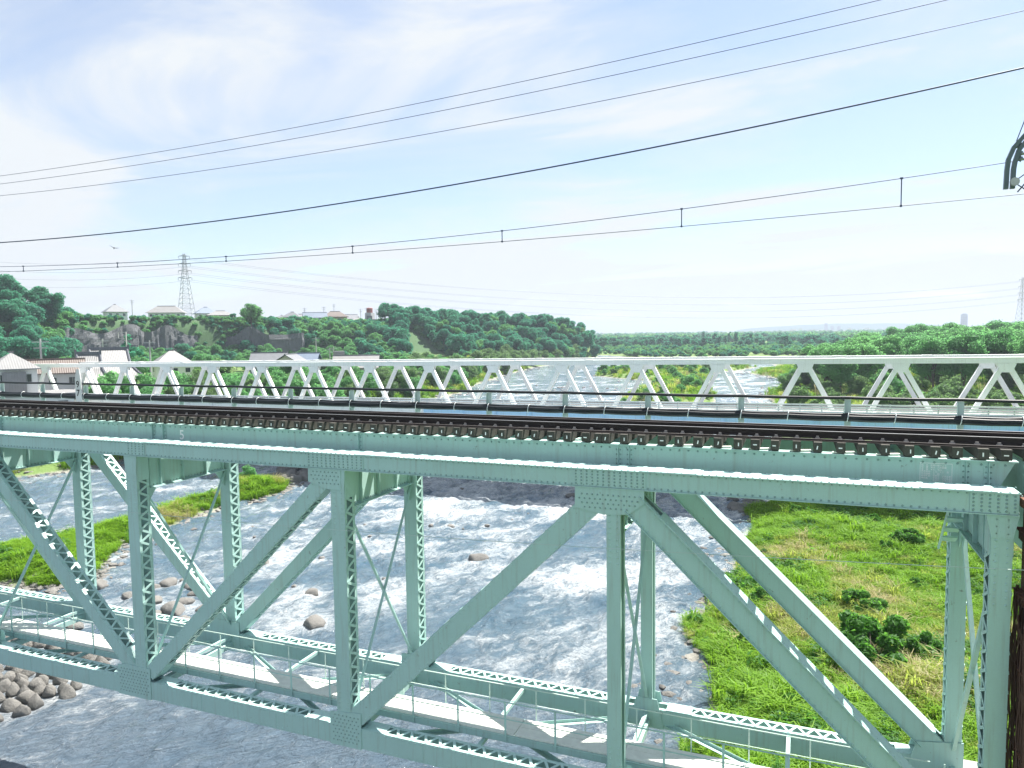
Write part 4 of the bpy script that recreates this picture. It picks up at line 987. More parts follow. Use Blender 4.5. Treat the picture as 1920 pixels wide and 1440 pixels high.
house(20, 115, 661, 62, 9, 'pale tiled hip roof house at the left edge above the white bridge', 'hip', 'tile_pale', 'wall_white', .1)
house(95, 128, 674, 92, 5, 'long low red-brown roofed shed left of the temple', 'gable', 'tile_brown', 'wall_grey', .05, 1)
house(70, 112, 696, 100, 8, 'white walled low building behind the left end of the white bridge', 'flat', 'tile_pale', 'wall_white', .05, 1, zb=-9)
# houses on the plateau
for a in ((215, 372, 571, 34, 'dark hip roofed house half hidden by trees above the big cliff', 'hip', 'tile_grey', 'wall_white'), (312, 375, 574, 58, 'long pale roofed building on the plateau left of the pylon', 'hip', 'tile_pale', 'wall_white'),
          (385, 378, 576, 36, 'white house with blue-grey roof just right of the pylon', 'hip', 'tile_blue', 'wall_white'), (413, 366, 583, 46, 'low pale roofed house at the cliff top beside a broad tree', 'hip', 'tile_pale', 'wall_cream'),
          (548, 398, 585, 34, 'grey roofed house leftmost in the skyline row of houses', 'hip', 'tile_grey', 'wall_white'), (590, 392, 586, 42, 'blue-grey roofed house next to the tan house on the skyline', 'gable', 'tile_blue', 'wall_grey'),
          (628, 395, 584, 46, 'tan walled house with orange-brown roof on the skyline', 'hip', 'tile_brown', 'wall_tan'), (655, 405, 590, 30, 'small dark roofed house behind the tan house', 'gable', 'tile_dark', 'wall_white')):
    house(a[0], a[1], a[2], a[3], 9, a[4], a[5], a[6], a[7], random.uniform(-.3, .3))
for a in ((528, 402, 591, 28, 'small grey roofed house at the left end of the skyline row', 'hip', 'tile_grey', 'wall_cream'), (568, 405, 589, 30, 'pale house between two grey roofs on the skyline', 'gable', 'tile_grey', 'wall_white'), (609, 398, 590, 26, 'narrow white house just left of the tan house', 'gable', 'tile_blue', 'wall_white'), (672, 402, 594, 24, 'low pale house left of the skyline pole pair', 'hip', 'tile_pale', 'wall_grey'), (722, 405, 596, 22, 'small pale roof right of the grey flat roofed building', 'hip', 'tile_pale', 'wall_white')):
    house(a[0], a[1], a[2], a[3], 8, a[4], a[5], a[6], a[7], random.uniform(-.3, .3))
house(702, 400, 592, 30, 8, 'grey flat roofed building beside the hilltop water tank', 'flat', 'tile_grey', 'wall_grey', .1)
# temple with a sweeping hip-and-gable roof
def temple(px, D, py, wpx, dep, label, zb):
    q = atd(px, py, D); th = math.atan2(q.x-CAM.x, q.y-CAM.y); r = thing('temple_hall', label, 'temple', (q.x, q.y, zb), -th+.12)
    w_ = wpx/F_PX*D; H = q.z-zb; ev = H*.42; mid = H*.72; hw, hd = w_*.5, dep*.5
    mb = MB(); mb.box(-hw*.72, hw*.72, -hd*.66, hd*.66, -1.5, ev+.3); wl = mb.build('wall', 'wall_white', r)
    for x in np.linspace(-hw*.72, hw*.72, 7): m2 = MB(); m2.box(x-.1, x+.1, -hd*.66-.06, -hd*.66-.003, -.5, ev); m2.build('timber_post', 'timber_dark', r)
    m2 = MB(); m2.box(-hw*.72, hw*.72, -hd*.66-.09, -hd*.66-.062, ev*.45, ev*.45+.18); m2.box(-hw*.72, hw*.72, -hd*.66-.09, -hd*.66-.062, ev*.8, ev*.8+.2); m2.build('timber_rail', 'timber_dark', r)
    mb = MB(); rings = []
    for i in range(7):
        f = i/6; k = 1-f*.42; kd = 1-f*.55; z = ev+(mid-ev)*(f**1.35); rings.append([(-hw*k, -hd*kd, z+.35*(1-f)**3), (0, -hd*kd, z), (hw*k, -hd*kd, z+.35*(1-f)**3), (hw*k, 0, z), (hw*k, hd*kd, z+.35*(1-f)**3), (0, hd*kd, z), (-hw*k, hd*kd, z+.35*(1-f)**3), (-hw*k, 0, z)])
    vs = [v for rg in rings for v in rg]; mb.add(vs, [(8*i+j, 8*i+(j+1) % 8, 8*i+8+(j+1) % 8, 8*i+8+j) for i in range(6) for j in range(8)])
    k, kd = hw*.58, hd*.45
    for sy in (-1, 1):
        pr = [(1-i/5, mid+(H-mid)*((i/5)**1.2)) for i in range(6)]
        mb.add([(sx*k*1.06, sy*kd*a, z) for a, z in pr for sx in (-1, 1)], [(2*i, 2*i+1, 2*i+3, 2*i+2) for i in range(5)])
    rf = mb.build('roof', 'tile_pale', r)
    m2 = MB()
    for sx in (-1, 1): m2.add([(sx*k, -kd, mid), (sx*k, kd, mid), (sx*k, 0, H-.15)], [(0, 1, 2)])
    m2.build('gable_wall', 'timber_dark', rf)
    m2 = MB(); m2.box(-k*1.08, k*1.08, -.22, .22, H-.1, H+.45)
    for sx in (-1, 1): m2.box(sx*k*1.08-.15, sx*k*1.08+.15, -.3, .3, H-.3, H+.85)
    m2.build('ridge_tiles', 'tile_dark', rf)
    m2 = MB()
    for sx in (-1, 1):
        for sy in (-1, 1):
            m2.tube([(sx*hw*(1-f*.42), sy*hd*(1-f*.55), ev+(mid-ev)*(f**1.35)+.35*(1-f)**3+.12) for f in (0, .25, .5, .75, 1)], .2, 5); m2.tube([(sx*k*1.02, sy*kd*a, z+.12) for a, z in pr], .2, 5)
    m2.build('hip_tiles', 'tile_dark', rf)
temple(203, 160, 655, 92, 15, 'temple hall with a large sweeping grey tiled roof and white walls', -8.2)
temple(165, 150, 664, 56, 9, 'smaller tiled temple porch roof left of the large temple hall', -8.0)
# hilltop water tank, pylons, poles
q = atd(693, 578, 402); r = thing('water_tank_tower', 'red and white tank tower on the skyline beside the hill wood', 'tower', (q.x, q.y, q.z-9)); mb = MB(); mb.lathe([(1.6, 6.6), (1.6, 9.0), (1.2, 9.3)], (0, 0, 0), 12)
simple('tank_red', (.30, .11, .10), .6); mb.build('tank', 'tank_red', r); mb = MB(); mb.box(-1.9, 1.9, -1.9, 1.9, -2, 6.5); mb.build('tower_base', 'wall_grey', r)
def pylon(label, px, top_py, D, base_z, arms, W_=3.6):
    q = atd(px, top_py, D); H = q.z-base_z; r = thing('transmission_pylon', label, 'pylon', (q.x, q.y, base_z), .5); hwid = lambda f: W_*(1-f)**1.25*.95+.45
    legs = [(sx, sy) for sx in (-1, 1) for sy in (-1, 1)]; lev = np.linspace(0, 1, 15)
    for sx, sy in legs:
        mb = MB(); mb.tube([(sx*hwid(f), sy*hwid(f), H*f) for f in lev], .11, 4); mb.build('leg', 'pylon_steel', r)
    mb = MB()
    for i in range(14):
        a, b = lev[i], lev[i+1]; A, B = hwid(a), hwid(b)
        for k in range(4):
            c = [(-1, -1), (1, -1), (1, 1), (-1, 1)]; (x1, y1), (x2, y2) = c[k], c[(k+1) % 4]
            mb.tube([(x1*A, y1*A, H*a), (x2*B, y2*B, H*b)], .045, 4, False); mb.tube([(x2*A, y2*A, H*a), (x1*B, y1*B, H*b)], .045, 4, False); mb.tube([(x1*B, y1*B, H*b), (x2*B, y2*B, H*b)], .045, 4, False)
    mb.build('lattice_bracing', 'pylon_steel', r, kind='stuff')
    for f, L in arms:
        for sx in (-1, 1):
            mb = MB(); z = H*f
            for e in (-.4, .4): mb.tube([(0, e, z+.5), (sx*L, 0, z)], .09, 4); mb.tube([(0, e, z-.4), (sx*L, 0, z)], .09, 4)
            mb.tube([(sx*L, 0, z), (sx*L, 0, z-1.3)], .12, 5); mb.build('cross_arm', 'pylon_steel', r)
    return q, H, base_z
ARMS = ((.97, 2.6), (.86, 2.9), (.76, 3.1), (.66, 3.3))
q1, H1, b1_ = pylon('tall grey lattice pylon rising above the plateau houses', 345, 476, 400, 11.0, ARMS)
q2, H2, b2_ = pylon('hazy lattice pylon at the right edge above the wood', 1918, 520, 600, -6.0, ARMS)
q3 = atd(-500, 430, 420)
for f, L in ARMS:
    for sx in (-1, 1):
        c5 = V((math.cos(.5)*sx*L, math.sin(.5)*sx*L, 0)); a = V((q1.x, q1.y, b1_+H1*f-1.3))+c5; b = V((q2.x, q2.y, b2_+H2*f-1.3))+c5
        mb = MB(); mb.tube(sagw(a, b, 15, 30), .03, 4); o = mb.build('transmission_wire', 'cable_black'); tag(o, 'faint power line wire sagging across the valley between the pylons', 'wire', 'power line wires')
        if sx > 0: mb = MB(); mb.tube(sagw(a, V((q3.x, q3.y, b1_+H1*f+6)), 8, 20), .03, 4); o = mb.build('transmission_wire', 'cable_black'); tag(o, 'faint power line wire running left from the tall pylon', 'wire', 'power line wires to the left')
def pole(px, top_py, D, H, label, lamp=False):
    q = atd(px, top_py, D); r = thing('utility_pole', label, 'pole', (q.x, q.y, q.z-H)); mb = MB(); mb.tube([(0, 0, -1), (0, 0, H)], [.2, .13], 8); mb.build('shaft', 'pole_concrete', r)
    th = math.atan2(q.x-CAM.x, q.y-CAM.y); c, s = math.cos(th), -math.sin(th)
    for z, L in ((H-.5, 1.1), (H-1.4, .9)):
        mb = MB(); mb.beam((-L*c, -L*s, z), (L*c, L*s, z), .12, .12); mb.build('cross_arm', 'galvanised', r)
for a in ((75, 635, 130, 11, 'thin utility pole at the far left in front of the cliff'), (192, 635, 185, 11, 'utility pole with cross arms behind the temple roof'), (280, 638, 165, 9, 'slim utility pole right of the garden pine'), (592, 632, 220, 12, 'tall utility pole between the terrace houses and the hill'),
          (618, 652, 215, 8, 'short lamp post left of the white two storey house'), (625, 650, 235, 8, 'short pole just behind the white two storey house'), (247, 562, 385, 9, 'pole on the plateau skyline left of the pylon'), (571, 577, 400, 9, 'leftmost skyline pole among the plateau houses'),
          (607, 575, 400, 9, 'skyline pole beside the tan house'), (676, 579, 402, 10, 'skyline pole left of the water tank'), (687, 577, 408, 10, 'skyline pole touching the water tank'), (705, 579, 410, 8, 'skyline pole right of the water tank'), (626, 570, 430, 11, 'thin skyline mast behind the tan house')): pole(*a)
# frame mast on the slope
q = atd(236, 622, 175); r = thing('steel_frame_mast', 'pale steel frame on a mast in front of the big cliff', 'mast', (q.x, q.y, q.z-10)); mb = MB()
mb.beam((0, 0, -1), (0, 0, 10), .2, .2); mb.beam((0, 0, 9.9), (-1.3, -.8, 9.9), .1, .1); mb.beam((-1.3, -.8, 9.95), (-1.3, -.8, 8.6), .1, .1); mb.beam((0, 0, 8.6), (-1.3, -.8, 8.6), .1, .1); mb.build('frame', 'pole_concrete', r)

# ------------------------------------------------------------------ far town
simple('tower_wall', (.10, .15, .18), .7, 0, .1)
for nm, lab, px, py0, py1, wp, D in (('tower_block', 'tallest of three hazy tower blocks on the horizon', 1549, 606, 632, 4.5, 5200), ('tower_block', 'middle of three hazy tower blocks on the horizon', 1560, 611, 632, 4, 5300), ('tower_block', 'rightmost of three hazy tower blocks on the horizon', 1573, 611, 632, 4, 5300),
                                     ('tower_block', 'lone hazy tower block above the right bank wood', 1808, 588, 625, 7, 3600), ('apartment_block', 'far apartment block above the middle of the far tree line', 1315, 626, 650, 10, 1500)):
    a = atd(px, py0, D); zb = atd(px, py1, D).z; r = thing(nm, lab, 'building', (a.x, a.y, zb), .3); w_ = wp/F_PX*D; h = a.z-zb
    mb = MB(); mb.box(-w_/2, w_/2, -w_/2, w_/2, 0, h-3); mb.box(-w_*.3, w_*.3, -w_*.3, w_*.3, h-2.99, h); mb.build('wall', 'tower_wall', r)
    for i in range(8):
        m2 = MB(); z = h*(.1+.1*i); m2.box(-w_/2-.3, w_/2+.3, -w_/2-.3, w_/2+.3, z, z+h*.03); m2.build('window_band', 'glass_dark', r)
for i in range(46):
    px = random.uniform(1395, 1700); D = random.uniform(3200, 5200); a = atd(px, random.uniform(619, 627)-(px-1395)*.006, D); mb = MB(); w_ = random.uniform(12, 34); h = random.uniform(7, 18)
    mb.box(-w_/2, w_/2, -8, 8, -30, h*.4); mb.prism([(-w_/2-.5, h*.4), (w_/2+.5, h*.4), (w_*.3, h*.4+3.5), (-w_*.3, h*.4+3.5)][::-1], -8.5, 8.5); o = mb.build('town_building', random.choice(('wall_white', 'wall_grey', 'wall_cream'))); o.location = a; tag(o, 'tiny pale building of the hazy town on the horizon', 'building', 'distant town')
def ridge_hill(name, px0, px1, D, top, label):
    mb = MB(); n = 40; vs = []
    for i in range(n):
        px = px0+(px1-px0)*i/(n-1); a = atd(px, 640, D); b = atd(px, 640, D+900); e = math.sin(math.pi*i/(n-1))**.6; k = e*(top+12*float(fbm(np.array(i*.3), np.array(1.0), 3)))
        vs += [(a.x, a.y, -14), (.5*(a.x+b.x), .5*(a.y+b.y), CAM.z+k), (b.x, b.y, -14)]
    mb.add(vs, [(3*i+j, 3*i+3+j, 3*i+4+j, 3*i+1+j) for i in range(n-1) for j in (0, 1)]); o = mb.build(name, 'leaf_dark', None, True); o['kind'] = 'structure'; o['label'] = label
ridge_hill('hills', 1380, 1800, 5600, 40, 'low hazy hills on the horizon')

# ------------------------------------------------------------------ stones
ROCK = []
for s_ in range(8):
    rg = np.random.default_rng(200+s_); v, f = ICO3; sh = rg.uniform(0, 50, 3); k = 1+.55*(fbm(v[:, 0]*1.1+sh[0], v[:, 1]*1.1+v[:, 2]*.9+sh[1], 3))+.25*fbm(v[:, 0]*3+sh[2], v[:, 2]*3+v[:, 1]*2, 3)
    vv = v*k[:, None]*np.array([1, rg.uniform(.65, .95), rg.uniform(.5, .75)])
    for d in rnd_dirs(8, rg): dd = vv@d; lim = .50+.14*rg.random(); vv = vv-np.maximum(dd-lim, 0)[:, None]*d*.85
    mb = MB(); mb.add(vv.tolist(), f); ROCK.append(mb.mesh('boulder', 'river_stone', smooth=True))
APRON = []
for s_ in range(5):
    rg = np.random.default_rng(260+s_); v, f = ICO3; k = 1+.22*fbm(v[:, 0]*1.5+s_*9, v[:, 1]*1.5+v[:, 2]+4, 3); vv = v*k[:, None]; tp = 1-.62*np.clip(vv[:, 2]+.15, 0, 1); vv[:, 0] *= tp; vv[:, 1] *= tp*.9
    for d in rnd_dirs(7, rg): dd = vv@d; lim = .52+.12*rg.random(); vv = vv-np.maximum(dd-lim, 0)[:, None]*d*.85
    mb = MB(); mb.add(vv.tolist(), f); APRON.append(mb.mesh('apron_stone', 'river_stone', smooth=True))
def rock(x, y, r_, label, group, name='boulder', z=None, sq=1.0):
    o = link(name, random.choice(APRON if name == 'apron_stone' else ROCK)); WAKES.append((x, y, r_)); o.location = (x, y, z if z is not None else WZ+.05); o.rotation_euler = (random.uniform(-.15, .15), random.uniform(-.15, .15), random.uniform(0, 6.28)); o.scale = (r_*random.uniform(.9, 1.2), r_, r_*random.uniform(.85, 1.1)*sq); tag(o, label, 'rock', group); return o
def rock_px(px, py, wp, label, group=None, sq=1.0):
    q = atz(px, py, WZ+.1); rock(q.x, q.y, wp/2/F_PX*(q-CAM).length*.98, label, group, sq=sq)
for a in ((590, 1172, 58, 'large pale flat boulder in the river beside the second truss post'), (585, 1112, 36, 'dark rounded boulder above the large pale boulder'), (323, 1146, 52, 'big split boulder beside the first truss post', ), (318, 1094, 38, 'grey boulder topmost of the cluster by the first post'),
          (362, 1102, 36, 'dark wet boulder right of the cluster by the first post'), (288, 1104, 28, 'small dark boulder left of the cluster by the first post'), (287, 1128, 36, 'low dark boulder left of the big split boulder'), (345, 1163, 30, 'round boulder just below the big split boulder'), (493, 1058, 38, 'single brown boulder midway between two truss posts'),
          (603, 1048, 20, 'small pale stone left of the second post'), (845, 988, 24, 'small dark rock in the white water'), (896, 1049, 42, 'pale rock breaking the white water in midstream'), (913, 985, 14, 'tiny dark rock right of the dark midstream rock'), (865, 917, 16, 'dark rock in the bridge shadow upstream'),
          (1072, 930, 26, 'dark rock beside the third post gusset'), (1425, 1286, 24, 'pale stone half buried in grass near the shore'), (1562, 1288, 40, 'grey boulder half buried in the grass'), (1590, 1300, 26, 'smaller stone beside the half buried grey boulder'), (1388, 1222, 22, 'pale stone in the grass by the waterline'), (180, 1100, 40, 'flat stone at the foot of the grassy island'),
          (140, 1175, 40, 'rounded boulder behind the walkway railing'), (185, 1238, 44, 'long wet boulder below the walkway'), (60, 1200, 60, 'broad dark slab of rock below the walkway'), (655, 1076, 20, 'small dark rock right of the second post')): rock_px(*a[:4])
for i in range(18):
    q = atz(random.uniform(190, 400), random.uniform(1080, 1175), WZ+.1); rock(q.x, q.y, random.uniform(.22, .6), 'small dark wet stone near the boulder cluster beside the first truss post', 'small wet stones by the first post')
for i in range(14):
    q = atz(random.uniform(420, 1040), random.uniform(950, 1130), WZ+.05); rock(q.x, q.y, random.uniform(.12, .32), 'tiny dark stone breaking the surface of the rapids', 'tiny stones in the rapids', z=WZ+.1)
for i in range(22):
    q = atz(random.uniform(1370, 1475), random.uniform(938, 962), WZ); rock(q.x, q.y, random.uniform(.5, 1.0), 'dark boulder in the pile at the upstream tip of the grassy bank', 'boulders at the tip of the bank')
for i in range(34):
    rock(random.uniform(-33, -24.5), random.uniform(49.5, 58), random.uniform(.7, 1.1), 'dark block in the shaded stone revetment behind the grassy island', 'revetment blocks', z=WZ+.35)
pg = [(-16, 1.0), (-6.4, 2.2), (-4.8, 4.5), (-4.7, 6.6), (-5.0, 8.6), (-7.0, 10.2), (-10, 10.4), (-16, 9)]; st_ = []
k = 0
while len(st_) < 150 and k < 9000:
    k += 1; x, y = random.uniform(-16, -4.6), random.uniform(1, 10.4)
    if float(poly_sd(np.array(x), np.array(y), pg)) < 0 or any((x-a)**2+(y-b)**2 < .50**2 for a, b in st_): continue
    st_.append((x, y)); rock(x, y, random.uniform(.33, .46), 'rounded stone in the brown stone apron at lower left', 'stones of the apron', 'apron_stone', z=WZ+.16, sq=1.2)
# shingle along the shores
mb = MB(); iv, jf = ICO1; n = 0
while n < 2600:
    zone = random.random()
    if zone < .07: y = random.uniform(6, 62); x = np.interp(y, RY, RX)+random.gauss(-.2, .8)
    elif zone < .55:
        i = random.randrange(len(ISL)); (x1, y1), (x2, y2) = ISL[i], ISL[i-1]; u = random.random(); x, y = x1+(x2-x1)*u+random.gauss(0, .9), y1+(y2-y1)*u+random.gauss(0, .9)
    elif zone < .80: y = random.uniform(36, 75); x = np.interp(y, LY, LX)+random.gauss(0, 3)
    elif zone < .86: x, y = random.uniform(-56, 22), random.uniform(60, 150)
    else: y = random.uniform(150, 330); x = random.choice((np.interp(y, LY, LX), np.interp(y, RY, RX), random.uniform(-50, -14)))+random.gauss(0, 2.5)
    r_ = random.uniform(.10, .34)*(1 if y < 80 else 1.9); z = max(float(hgt(x, y)), WZ-.05); rot = random.uniform(0, 6.28)
    if z > WZ+.75: continue
    vv = iv*(1+RNG.uniform(-.22, .22, (len(iv), 1)))*r_*np.array([1.2, .9, .62]); c, s = math.cos(rot), math.sin(rot)
    mb.add(np.stack([vv[:, 0]*c-vv[:, 1]*s+x, vv[:, 0]*s+vv[:, 1]*c+y, vv[:, 2]+z+.04], 1).tolist(), jf); n += 1
mb.build('gravel', 'river_stone', None, kind='stuff', label='loose shingle along the water edges')

# white water round and below the stones, and the line of rapids across the stream
co = np.empty(len(river.data.vertices)*3); river.data.vertices.foreach_get('co', co); co = co.reshape(-1, 3); wk_ = np.zeros(len(co)); fx, fy = -.42, -.907
for x, y, r_ in WAKES:
    dx, dy = co[:, 0]-x, co[:, 1]-y; a = dx*fx+dy*fy; b = -dx*fy+dy*fx
    wk_ = np.maximum(wk_, np.exp(-(b/(r_*(1.0+.25*np.clip(a, 0, 9))))**2)*np.where(a > 0, np.exp(-a/(r_*3.2)), np.exp(-(a/(r_*1.2))**2)))
ln = 46+2.5*np.sin(co[:, 0]*.23)+1.5*np.sin(co[:, 0]*.61); wk_ = np.maximum(wk_, .75*np.exp(-((co[:, 1]-ln)/2.4)**2)*(np.abs(co[:, 0]) < 23))
ln = 30+3*np.sin(co[:, 0]*.19+1)+1.5*np.sin(co[:, 0]*.5); wk_ = np.maximum(wk_, .5*np.exp(-((co[:, 1]-ln)/3)**2)*np.clip((co[:, 0]+12)/8, 0, 1))
at_ = river.data.attributes.new('wake', 'FLOAT', 'POINT'); at_.data.foreach_set('value', wk_.astype(np.float32))

# ------------------------------------------------------------------ grass
tuft_col = bpy.data.collections.new('tuft_sources')
def tuft(name, seed, nb, L, spread, width, material):
    rg = np.random.default_rng(seed); mb = MB()
    for i in range(nb):
        a = rg.uniform(0, 6.28); r0 = spread*rg.random()**.7; x, y = r0*math.cos(a), r0*math.sin(a); b = rg.uniform(0, 6.28); l = L*rg.uniform(.55, 1.15); ln = rg.uniform(.35, 1.1); dx, dy = math.cos(b), math.sin(b); w_ = width*rg.uniform(.7, 1.3); px_, py_ = -dy*w_, dx*w_
        p1 = (x+dx*l*ln*.28, y+dy*l*ln*.28, l*.62); p2 = (x+dx*l*ln, y+dy*l*ln, l*(1-.35*ln))
        mb.add([(x-px_*.6, y-py_*.6, -.05), (x+px_*.6, y+py_*.6, -.05), (p1[0]+px_, p1[1]+py_, p1[2]), (p1[0]-px_, p1[1]-py_, p1[2]), p2], [(0, 1, 2, 3), (3, 2, 4)])
    o = bpy.data.objects.new(name, mb.mesh(name, material)); tuft_col.objects.link(o)
for i in range(4): tuft('tuft_a%d' % i, 300+i, 46, .62, .30, .016, 'grass_green')
for i in range(2): tuft('tuft_b%d' % i, 310+i, 46, .66, .30, .014, 'grass_yellow')
tuft('tuft_c0', 320, 40, .70, .28, .010, 'grass_dry')
def herb(name, seed, n, H, spread, L, material):
    rg = np.random.default_rng(seed); mb = MB(); d = rnd_dirs(n, rg); d[:, 2] = np.abs(d[:, 2]); c = d*np.array([spread, spread, H])*rg.uniform(.45, 1.0, (n, 1)); nn = d*.4+rnd_dirs(n, rg)*.5+np.array([0, 0, .6]); nn /= np.linalg.norm(nn, axis=1)[:, None]
    u = np.cross(nn, rnd_dirs(n, rg)); u /= np.linalg.norm(u, axis=1)[:, None]; w_ = np.cross(nn, u); k = L*rg.uniform(.6, 1.2, (n, 1))
    mb.add(np.stack([c-u*k*.6, c+w_*k*.32, c+u*k*.6-nn*k*.15, c-w_*k*.32], 1).reshape(-1, 3).tolist(), [(4*i, 4*i+1, 4*i+2, 4*i+3) for i in range(n)]); o = bpy.data.objects.new(name, mb.mesh(name, material)); tuft_col.objects.link(o)
herb('tuft_d0', 330, 110, .55, .36, .15, 'leaf_herb'); herb('tuft_d1', 331, 110, .7, .34, .13, 'leaf_herb')
def scatter(name, P3, idx, scl, label, src=None):
    me = bpy.data.meshes.new(name); me.from_pydata(P3, [], []); o = link(name, me); o['kind'] = 'stuff'; o['label'] = label
    for nm, typ, dat in (('idx', 'INT', idx), ('scl', 'FLOAT', scl)): at_ = me.attributes.new(nm, typ, 'POINT'); at_.data.foreach_set('value', dat)
    ng = bpy.data.node_groups.new(name, 'GeometryNodeTree'); ng.interface.new_socket('Geometry', in_out='INPUT', socket_type='NodeSocketGeometry'); ng.interface.new_socket('Geometry', in_out='OUTPUT', socket_type='NodeSocketGeometry')
    N = NT(ng); gi = N.add('NodeGroupInput'); go = N.add('NodeGroupOutput')
    ci = N.add('GeometryNodeCollectionInfo', inp={'Collection': src or tuft_col, 'Separate Children': True, 'Reset Children': True})
    na_ = N.add('GeometryNodeInputNamedAttribute', data_type='INT', inp={'Name': 'idx'}); ns_ = N.add('GeometryNodeInputNamedAttribute', data_type='FLOAT', inp={'Name': 'scl'})
    rv_ = N.add('FunctionNodeRandomValue', data_type='FLOAT_VECTOR'); rv_.inputs[0].default_value = (-.12, -.12, 0); rv_.inputs[1].default_value = (.12, .12, 6.283)
    ip = N.add('GeometryNodeInstanceOnPoints', inp={'Points': gi.outputs[0], 'Instance': ci.outputs[0], 'Pick Instance': True, 'Instance Index': na_.outputs[0], 'Rotation': rv_.outputs[0], 'Scale': ns_.outputs[0]})
    N.l.new(ip.outputs[0], go.inputs[0]); md = o.modifiers.new('scatter', 'NODES'); md.node_group = ng; return o
pts = []; low = []
while len(pts) < 4200:
    u = random.uniform(1.0, len(RIDGE)-1.05); s = random.uniform(-66, 10); x, y, wd = ridge_pt(u, s)
    if s < -wd-14 or x > np.interp(y, LY, LX)-3: continue
    if 2.85 < u < 5.35 and -wd-5 < s < -wd+1.8 and random.random() < .96: continue
    if 5.9 < u < 7.3 and -wd-5 < s < -wd+2.5 and random.random() < .93: continue
    if 3.2 < u < 9.6 and s > 3 and random.random() < .8: continue
    pts.append((x, y)); low.append(3.2 < u < 9.6 and s > -6)
pa = np.array(pts); zz_ = hgt(pa[:, 0], pa[:, 1])-.2
scatter('undergrowth', np.column_stack([pa, zz_]).tolist(), RNG.integers(0, 3, len(pts)).tolist(), [random.uniform(.45, .8) if e else random.uniform(.7, 1.4) for e in low], 'thick scrub covering the slopes of the hill', bush_col)
pts = []
while len(pts) < 1500:
    a = rad(random.uniform(-17, 12)); D = random.uniform(430, 760); x, y = CAM.x+D*math.sin(a), CAM.y+D*math.cos(a)
    if x > np.interp(y, RY, RX)+2: pts.append((x, y))
pa = np.array(pts); scatter('undergrowth', np.column_stack([pa, hgt(pa[:, 0], pa[:, 1])-.2]).tolist(), RNG.integers(0, 3, len(pts)).tolist(), RNG.uniform(.6, 1.3, len(pts)).tolist(), 'low scrub on the flats in front of the far tree line', bush_col)
pts = []
while len(pts) < 1700:
    a = rad(random.uniform(-20, 15)); D = 880*(3200/880)**random.random(); x, y = CAM.x+D*math.sin(a), CAM.y+D*math.cos(a)
    if x > np.interp(y, RY, RX)+2: pts.append((x, y))
pa = np.array(pts); scatter('undergrowth', np.column_stack([pa, hgt(pa[:, 0], pa[:, 1])-.5]).tolist(), RNG.integers(0, 3, len(pts)).tolist(), (RNG.uniform(2.2, 3.6, len(pts))).tolist(), 'distant woods fading into the haze across the plain', bush_col)
def grow(name, n, gen, label, s0, s1):
    pts = np.array([gen() for _ in range(n)]); z = hgt(pts[:, 0], pts[:, 1]); ok = z > WZ+.10; pts = pts[ok]; z = z[ok]; m_ = len(z)
    f = fbm(pts[:, 0]*.16+40, pts[:, 1]*.16, 4)*1.6+RNG.normal(0, .10, m_); g = fbm(pts[:, 0]*.3+90, pts[:, 1]*.3+9, 3)*1.6+RNG.normal(0, .12, m_)
    idx = np.where(f > .12, RNG.integers(4, 6, m_), RNG.integers(0, 4, m_)); idx = np.where((f > .22) & (RNG.random(m_) < .6), 6, idx); idx = np.where(g > .20, RNG.integers(7, 9, m_), idx)
    scl = RNG.uniform(s0, s1, m_)*(1+1.1*fbm(pts[:, 0]*.22, pts[:, 1]*.22, 3))*np.where(RNG.random(m_) < .06, 1.5, 1); scatter(name, np.column_stack([pts, z]).tolist(), idx.tolist(), scl.tolist(), label)
def g_right():
    a = rad(random.uniform(-12, 19)); D = math.sqrt(random.uniform(22**2, 80**2)); return CAM.x+D*math.sin(a), CAM.y+D*math.cos(a)
grow('grass', 17000, g_right, 'tall green and straw coloured grass on the right bank bar', .75, 1.35)
ISLP = []
while len(ISLP) < 4600:
    x, y = random.uniform(-36, -18), random.uniform(2, 50)
    if float(poly_sd(np.array(x), np.array(y), ISL)) > .5: ISLP.append((x, y))
it = iter(ISLP); grow('grass', 4600, lambda: next(it), 'bright grass covering the narrow island in the river', .8, 1.4)
def g_far():
    k = random.random()
    if k < .35: y = random.uniform(60, 330); return np.interp(y, RY, RX)+random.uniform(1, 60), y
    if k < .65: return random.uniform(-54, 9), random.uniform(112, 328)
    y = random.uniform(38, 300); return np.interp(y, LY, LX)-random.uniform(1, 30), y
grow('grass', 9000, g_far, 'rough green growth on the banks beyond the bridges', 1.6, 3.2)
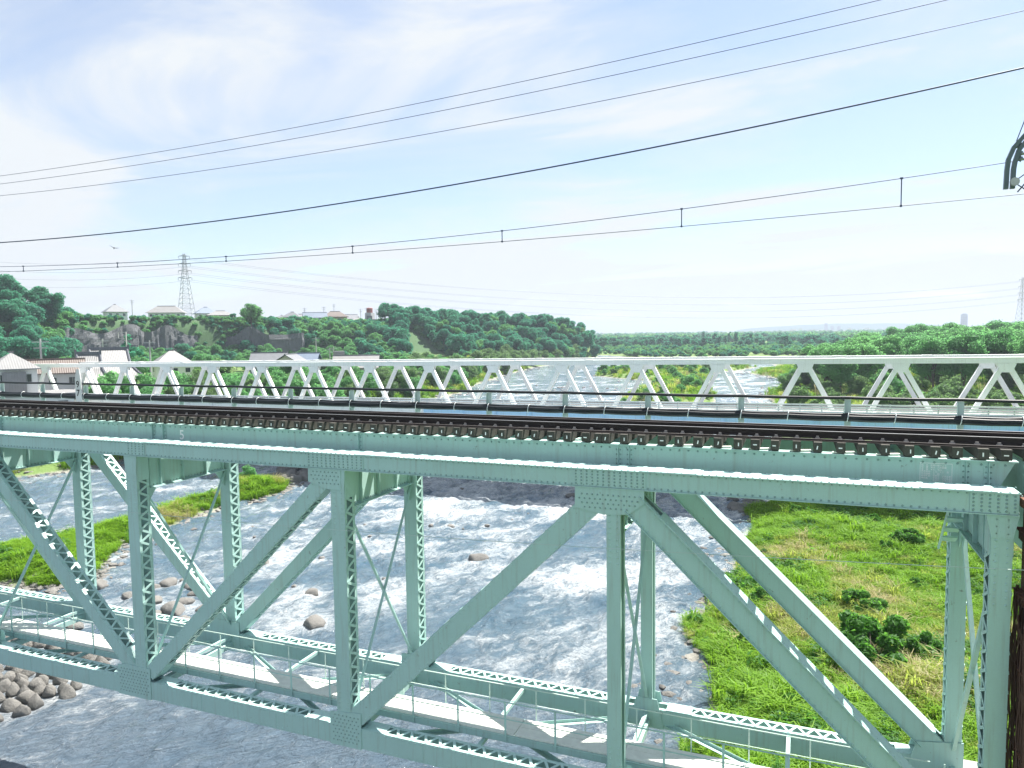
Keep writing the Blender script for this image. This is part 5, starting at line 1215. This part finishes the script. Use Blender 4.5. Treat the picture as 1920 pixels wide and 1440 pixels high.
# leafy shrubs in the grass
kind('leafy_shrub', (61, 62, 63), 'leaf_herb', False, H=1.7, lobes=26, per=4600, leaf=.21, rx=1.35, base=.0, lobe_r=(.16, .36), core=.35)
for px, py, k, lab in ((1640, 1245, 1.45, 'large dark leafy shrub in the tall grass of the right bank'), (1615, 1150, .95, 'pale leafy shrub above the large dark shrub'), (1705, 1030, .85, 'rounded dark weed clump high on the grassy bank'), (1640, 985, .6, 'small weed clump near the shaded edge of the bank'), (1745, 985, .7, 'leafy clump beside the far end post'),
                       (1440, 1135, .7, 'low leafy clump between the two long diagonals'), (1725, 1235, .8, 'leafy clump right of the large dark shrub'), (1350, 1090, .8, 'bright leafy clump at the water edge')):
    q = atz(px, py, WZ+.9); plant('leafy_shrub', 'leafy_shrub', q.x, q.y, k, lab, 'shrub', None)
for i in range(34):
    q = atz(random.uniform(1330, 1780), random.uniform(965, 1330), WZ+.9)
    if float(hgt(q.x, q.y)) > WZ+.5: plant('leafy_shrub', 'weed_clump', q.x, q.y, random.uniform(.3, .62), 'low weed clump scattered in the grass of the right bank', 'shrub', 'weed clumps in the grass', sz=random.uniform(.3, .75))
q = atz(465, 905, WZ+.5); plant('bank_bush', 'island_shrub', q.x, q.y, .42, 'yellow-green shrub at the head of the grassy island', 'shrub', None)

# ------------------------------------------------------------------ bird
q = aty(214, 465, 60); mb = MB()
mb.lathe([(.01, -.22), (.07, -.12), (.09, 0), (.06, .12), (.045, .17), (.01, .23)], (0, 0, 0), 8)
mb.add([(.03, 0, .08), (.03, 0, -.1), (.35, -.02, -.02), (.42, .0, .1), (.75, .12, -.14)], [(0, 3, 2, 1), (3, 4, 2)]); mb.add([(-.03, 0, .08), (-.03, 0, -.1), (-.35, .22, -.02), (-.42, .24, .1), (-.6, .42, -.14)], [(0, 1, 2, 3), (3, 2, 4)]); mb.add([(0, 0, -.2), (-.07, 0, -.38), (.07, 0, -.38)], [(0, 1, 2)])
o = mb.build('bird', 'bird_feather'); o.location = q; o.rotation_euler = (rad(70), 0, rad(60)); tag(o, 'small dark bird flying left of the pylon', 'bird')

# ------------------------------------------------------------------ haze
m, t, o = mat('haze_air'); pv = t.add('ShaderNodeVolumePrincipled', inp={'Color': (.60, .68, .81, 1), 'Density': .00026, 'Anisotropy': .15}); t.l.new(pv.outputs[0], o.inputs['Volume'])
mb = MB(); mb.box(-9400, 9400, -9400, 9400, -17, 120); o = mb.build('haze', 'haze_air'); o['kind'] = 'stuff'; o['label'] = 'pale summer haze'
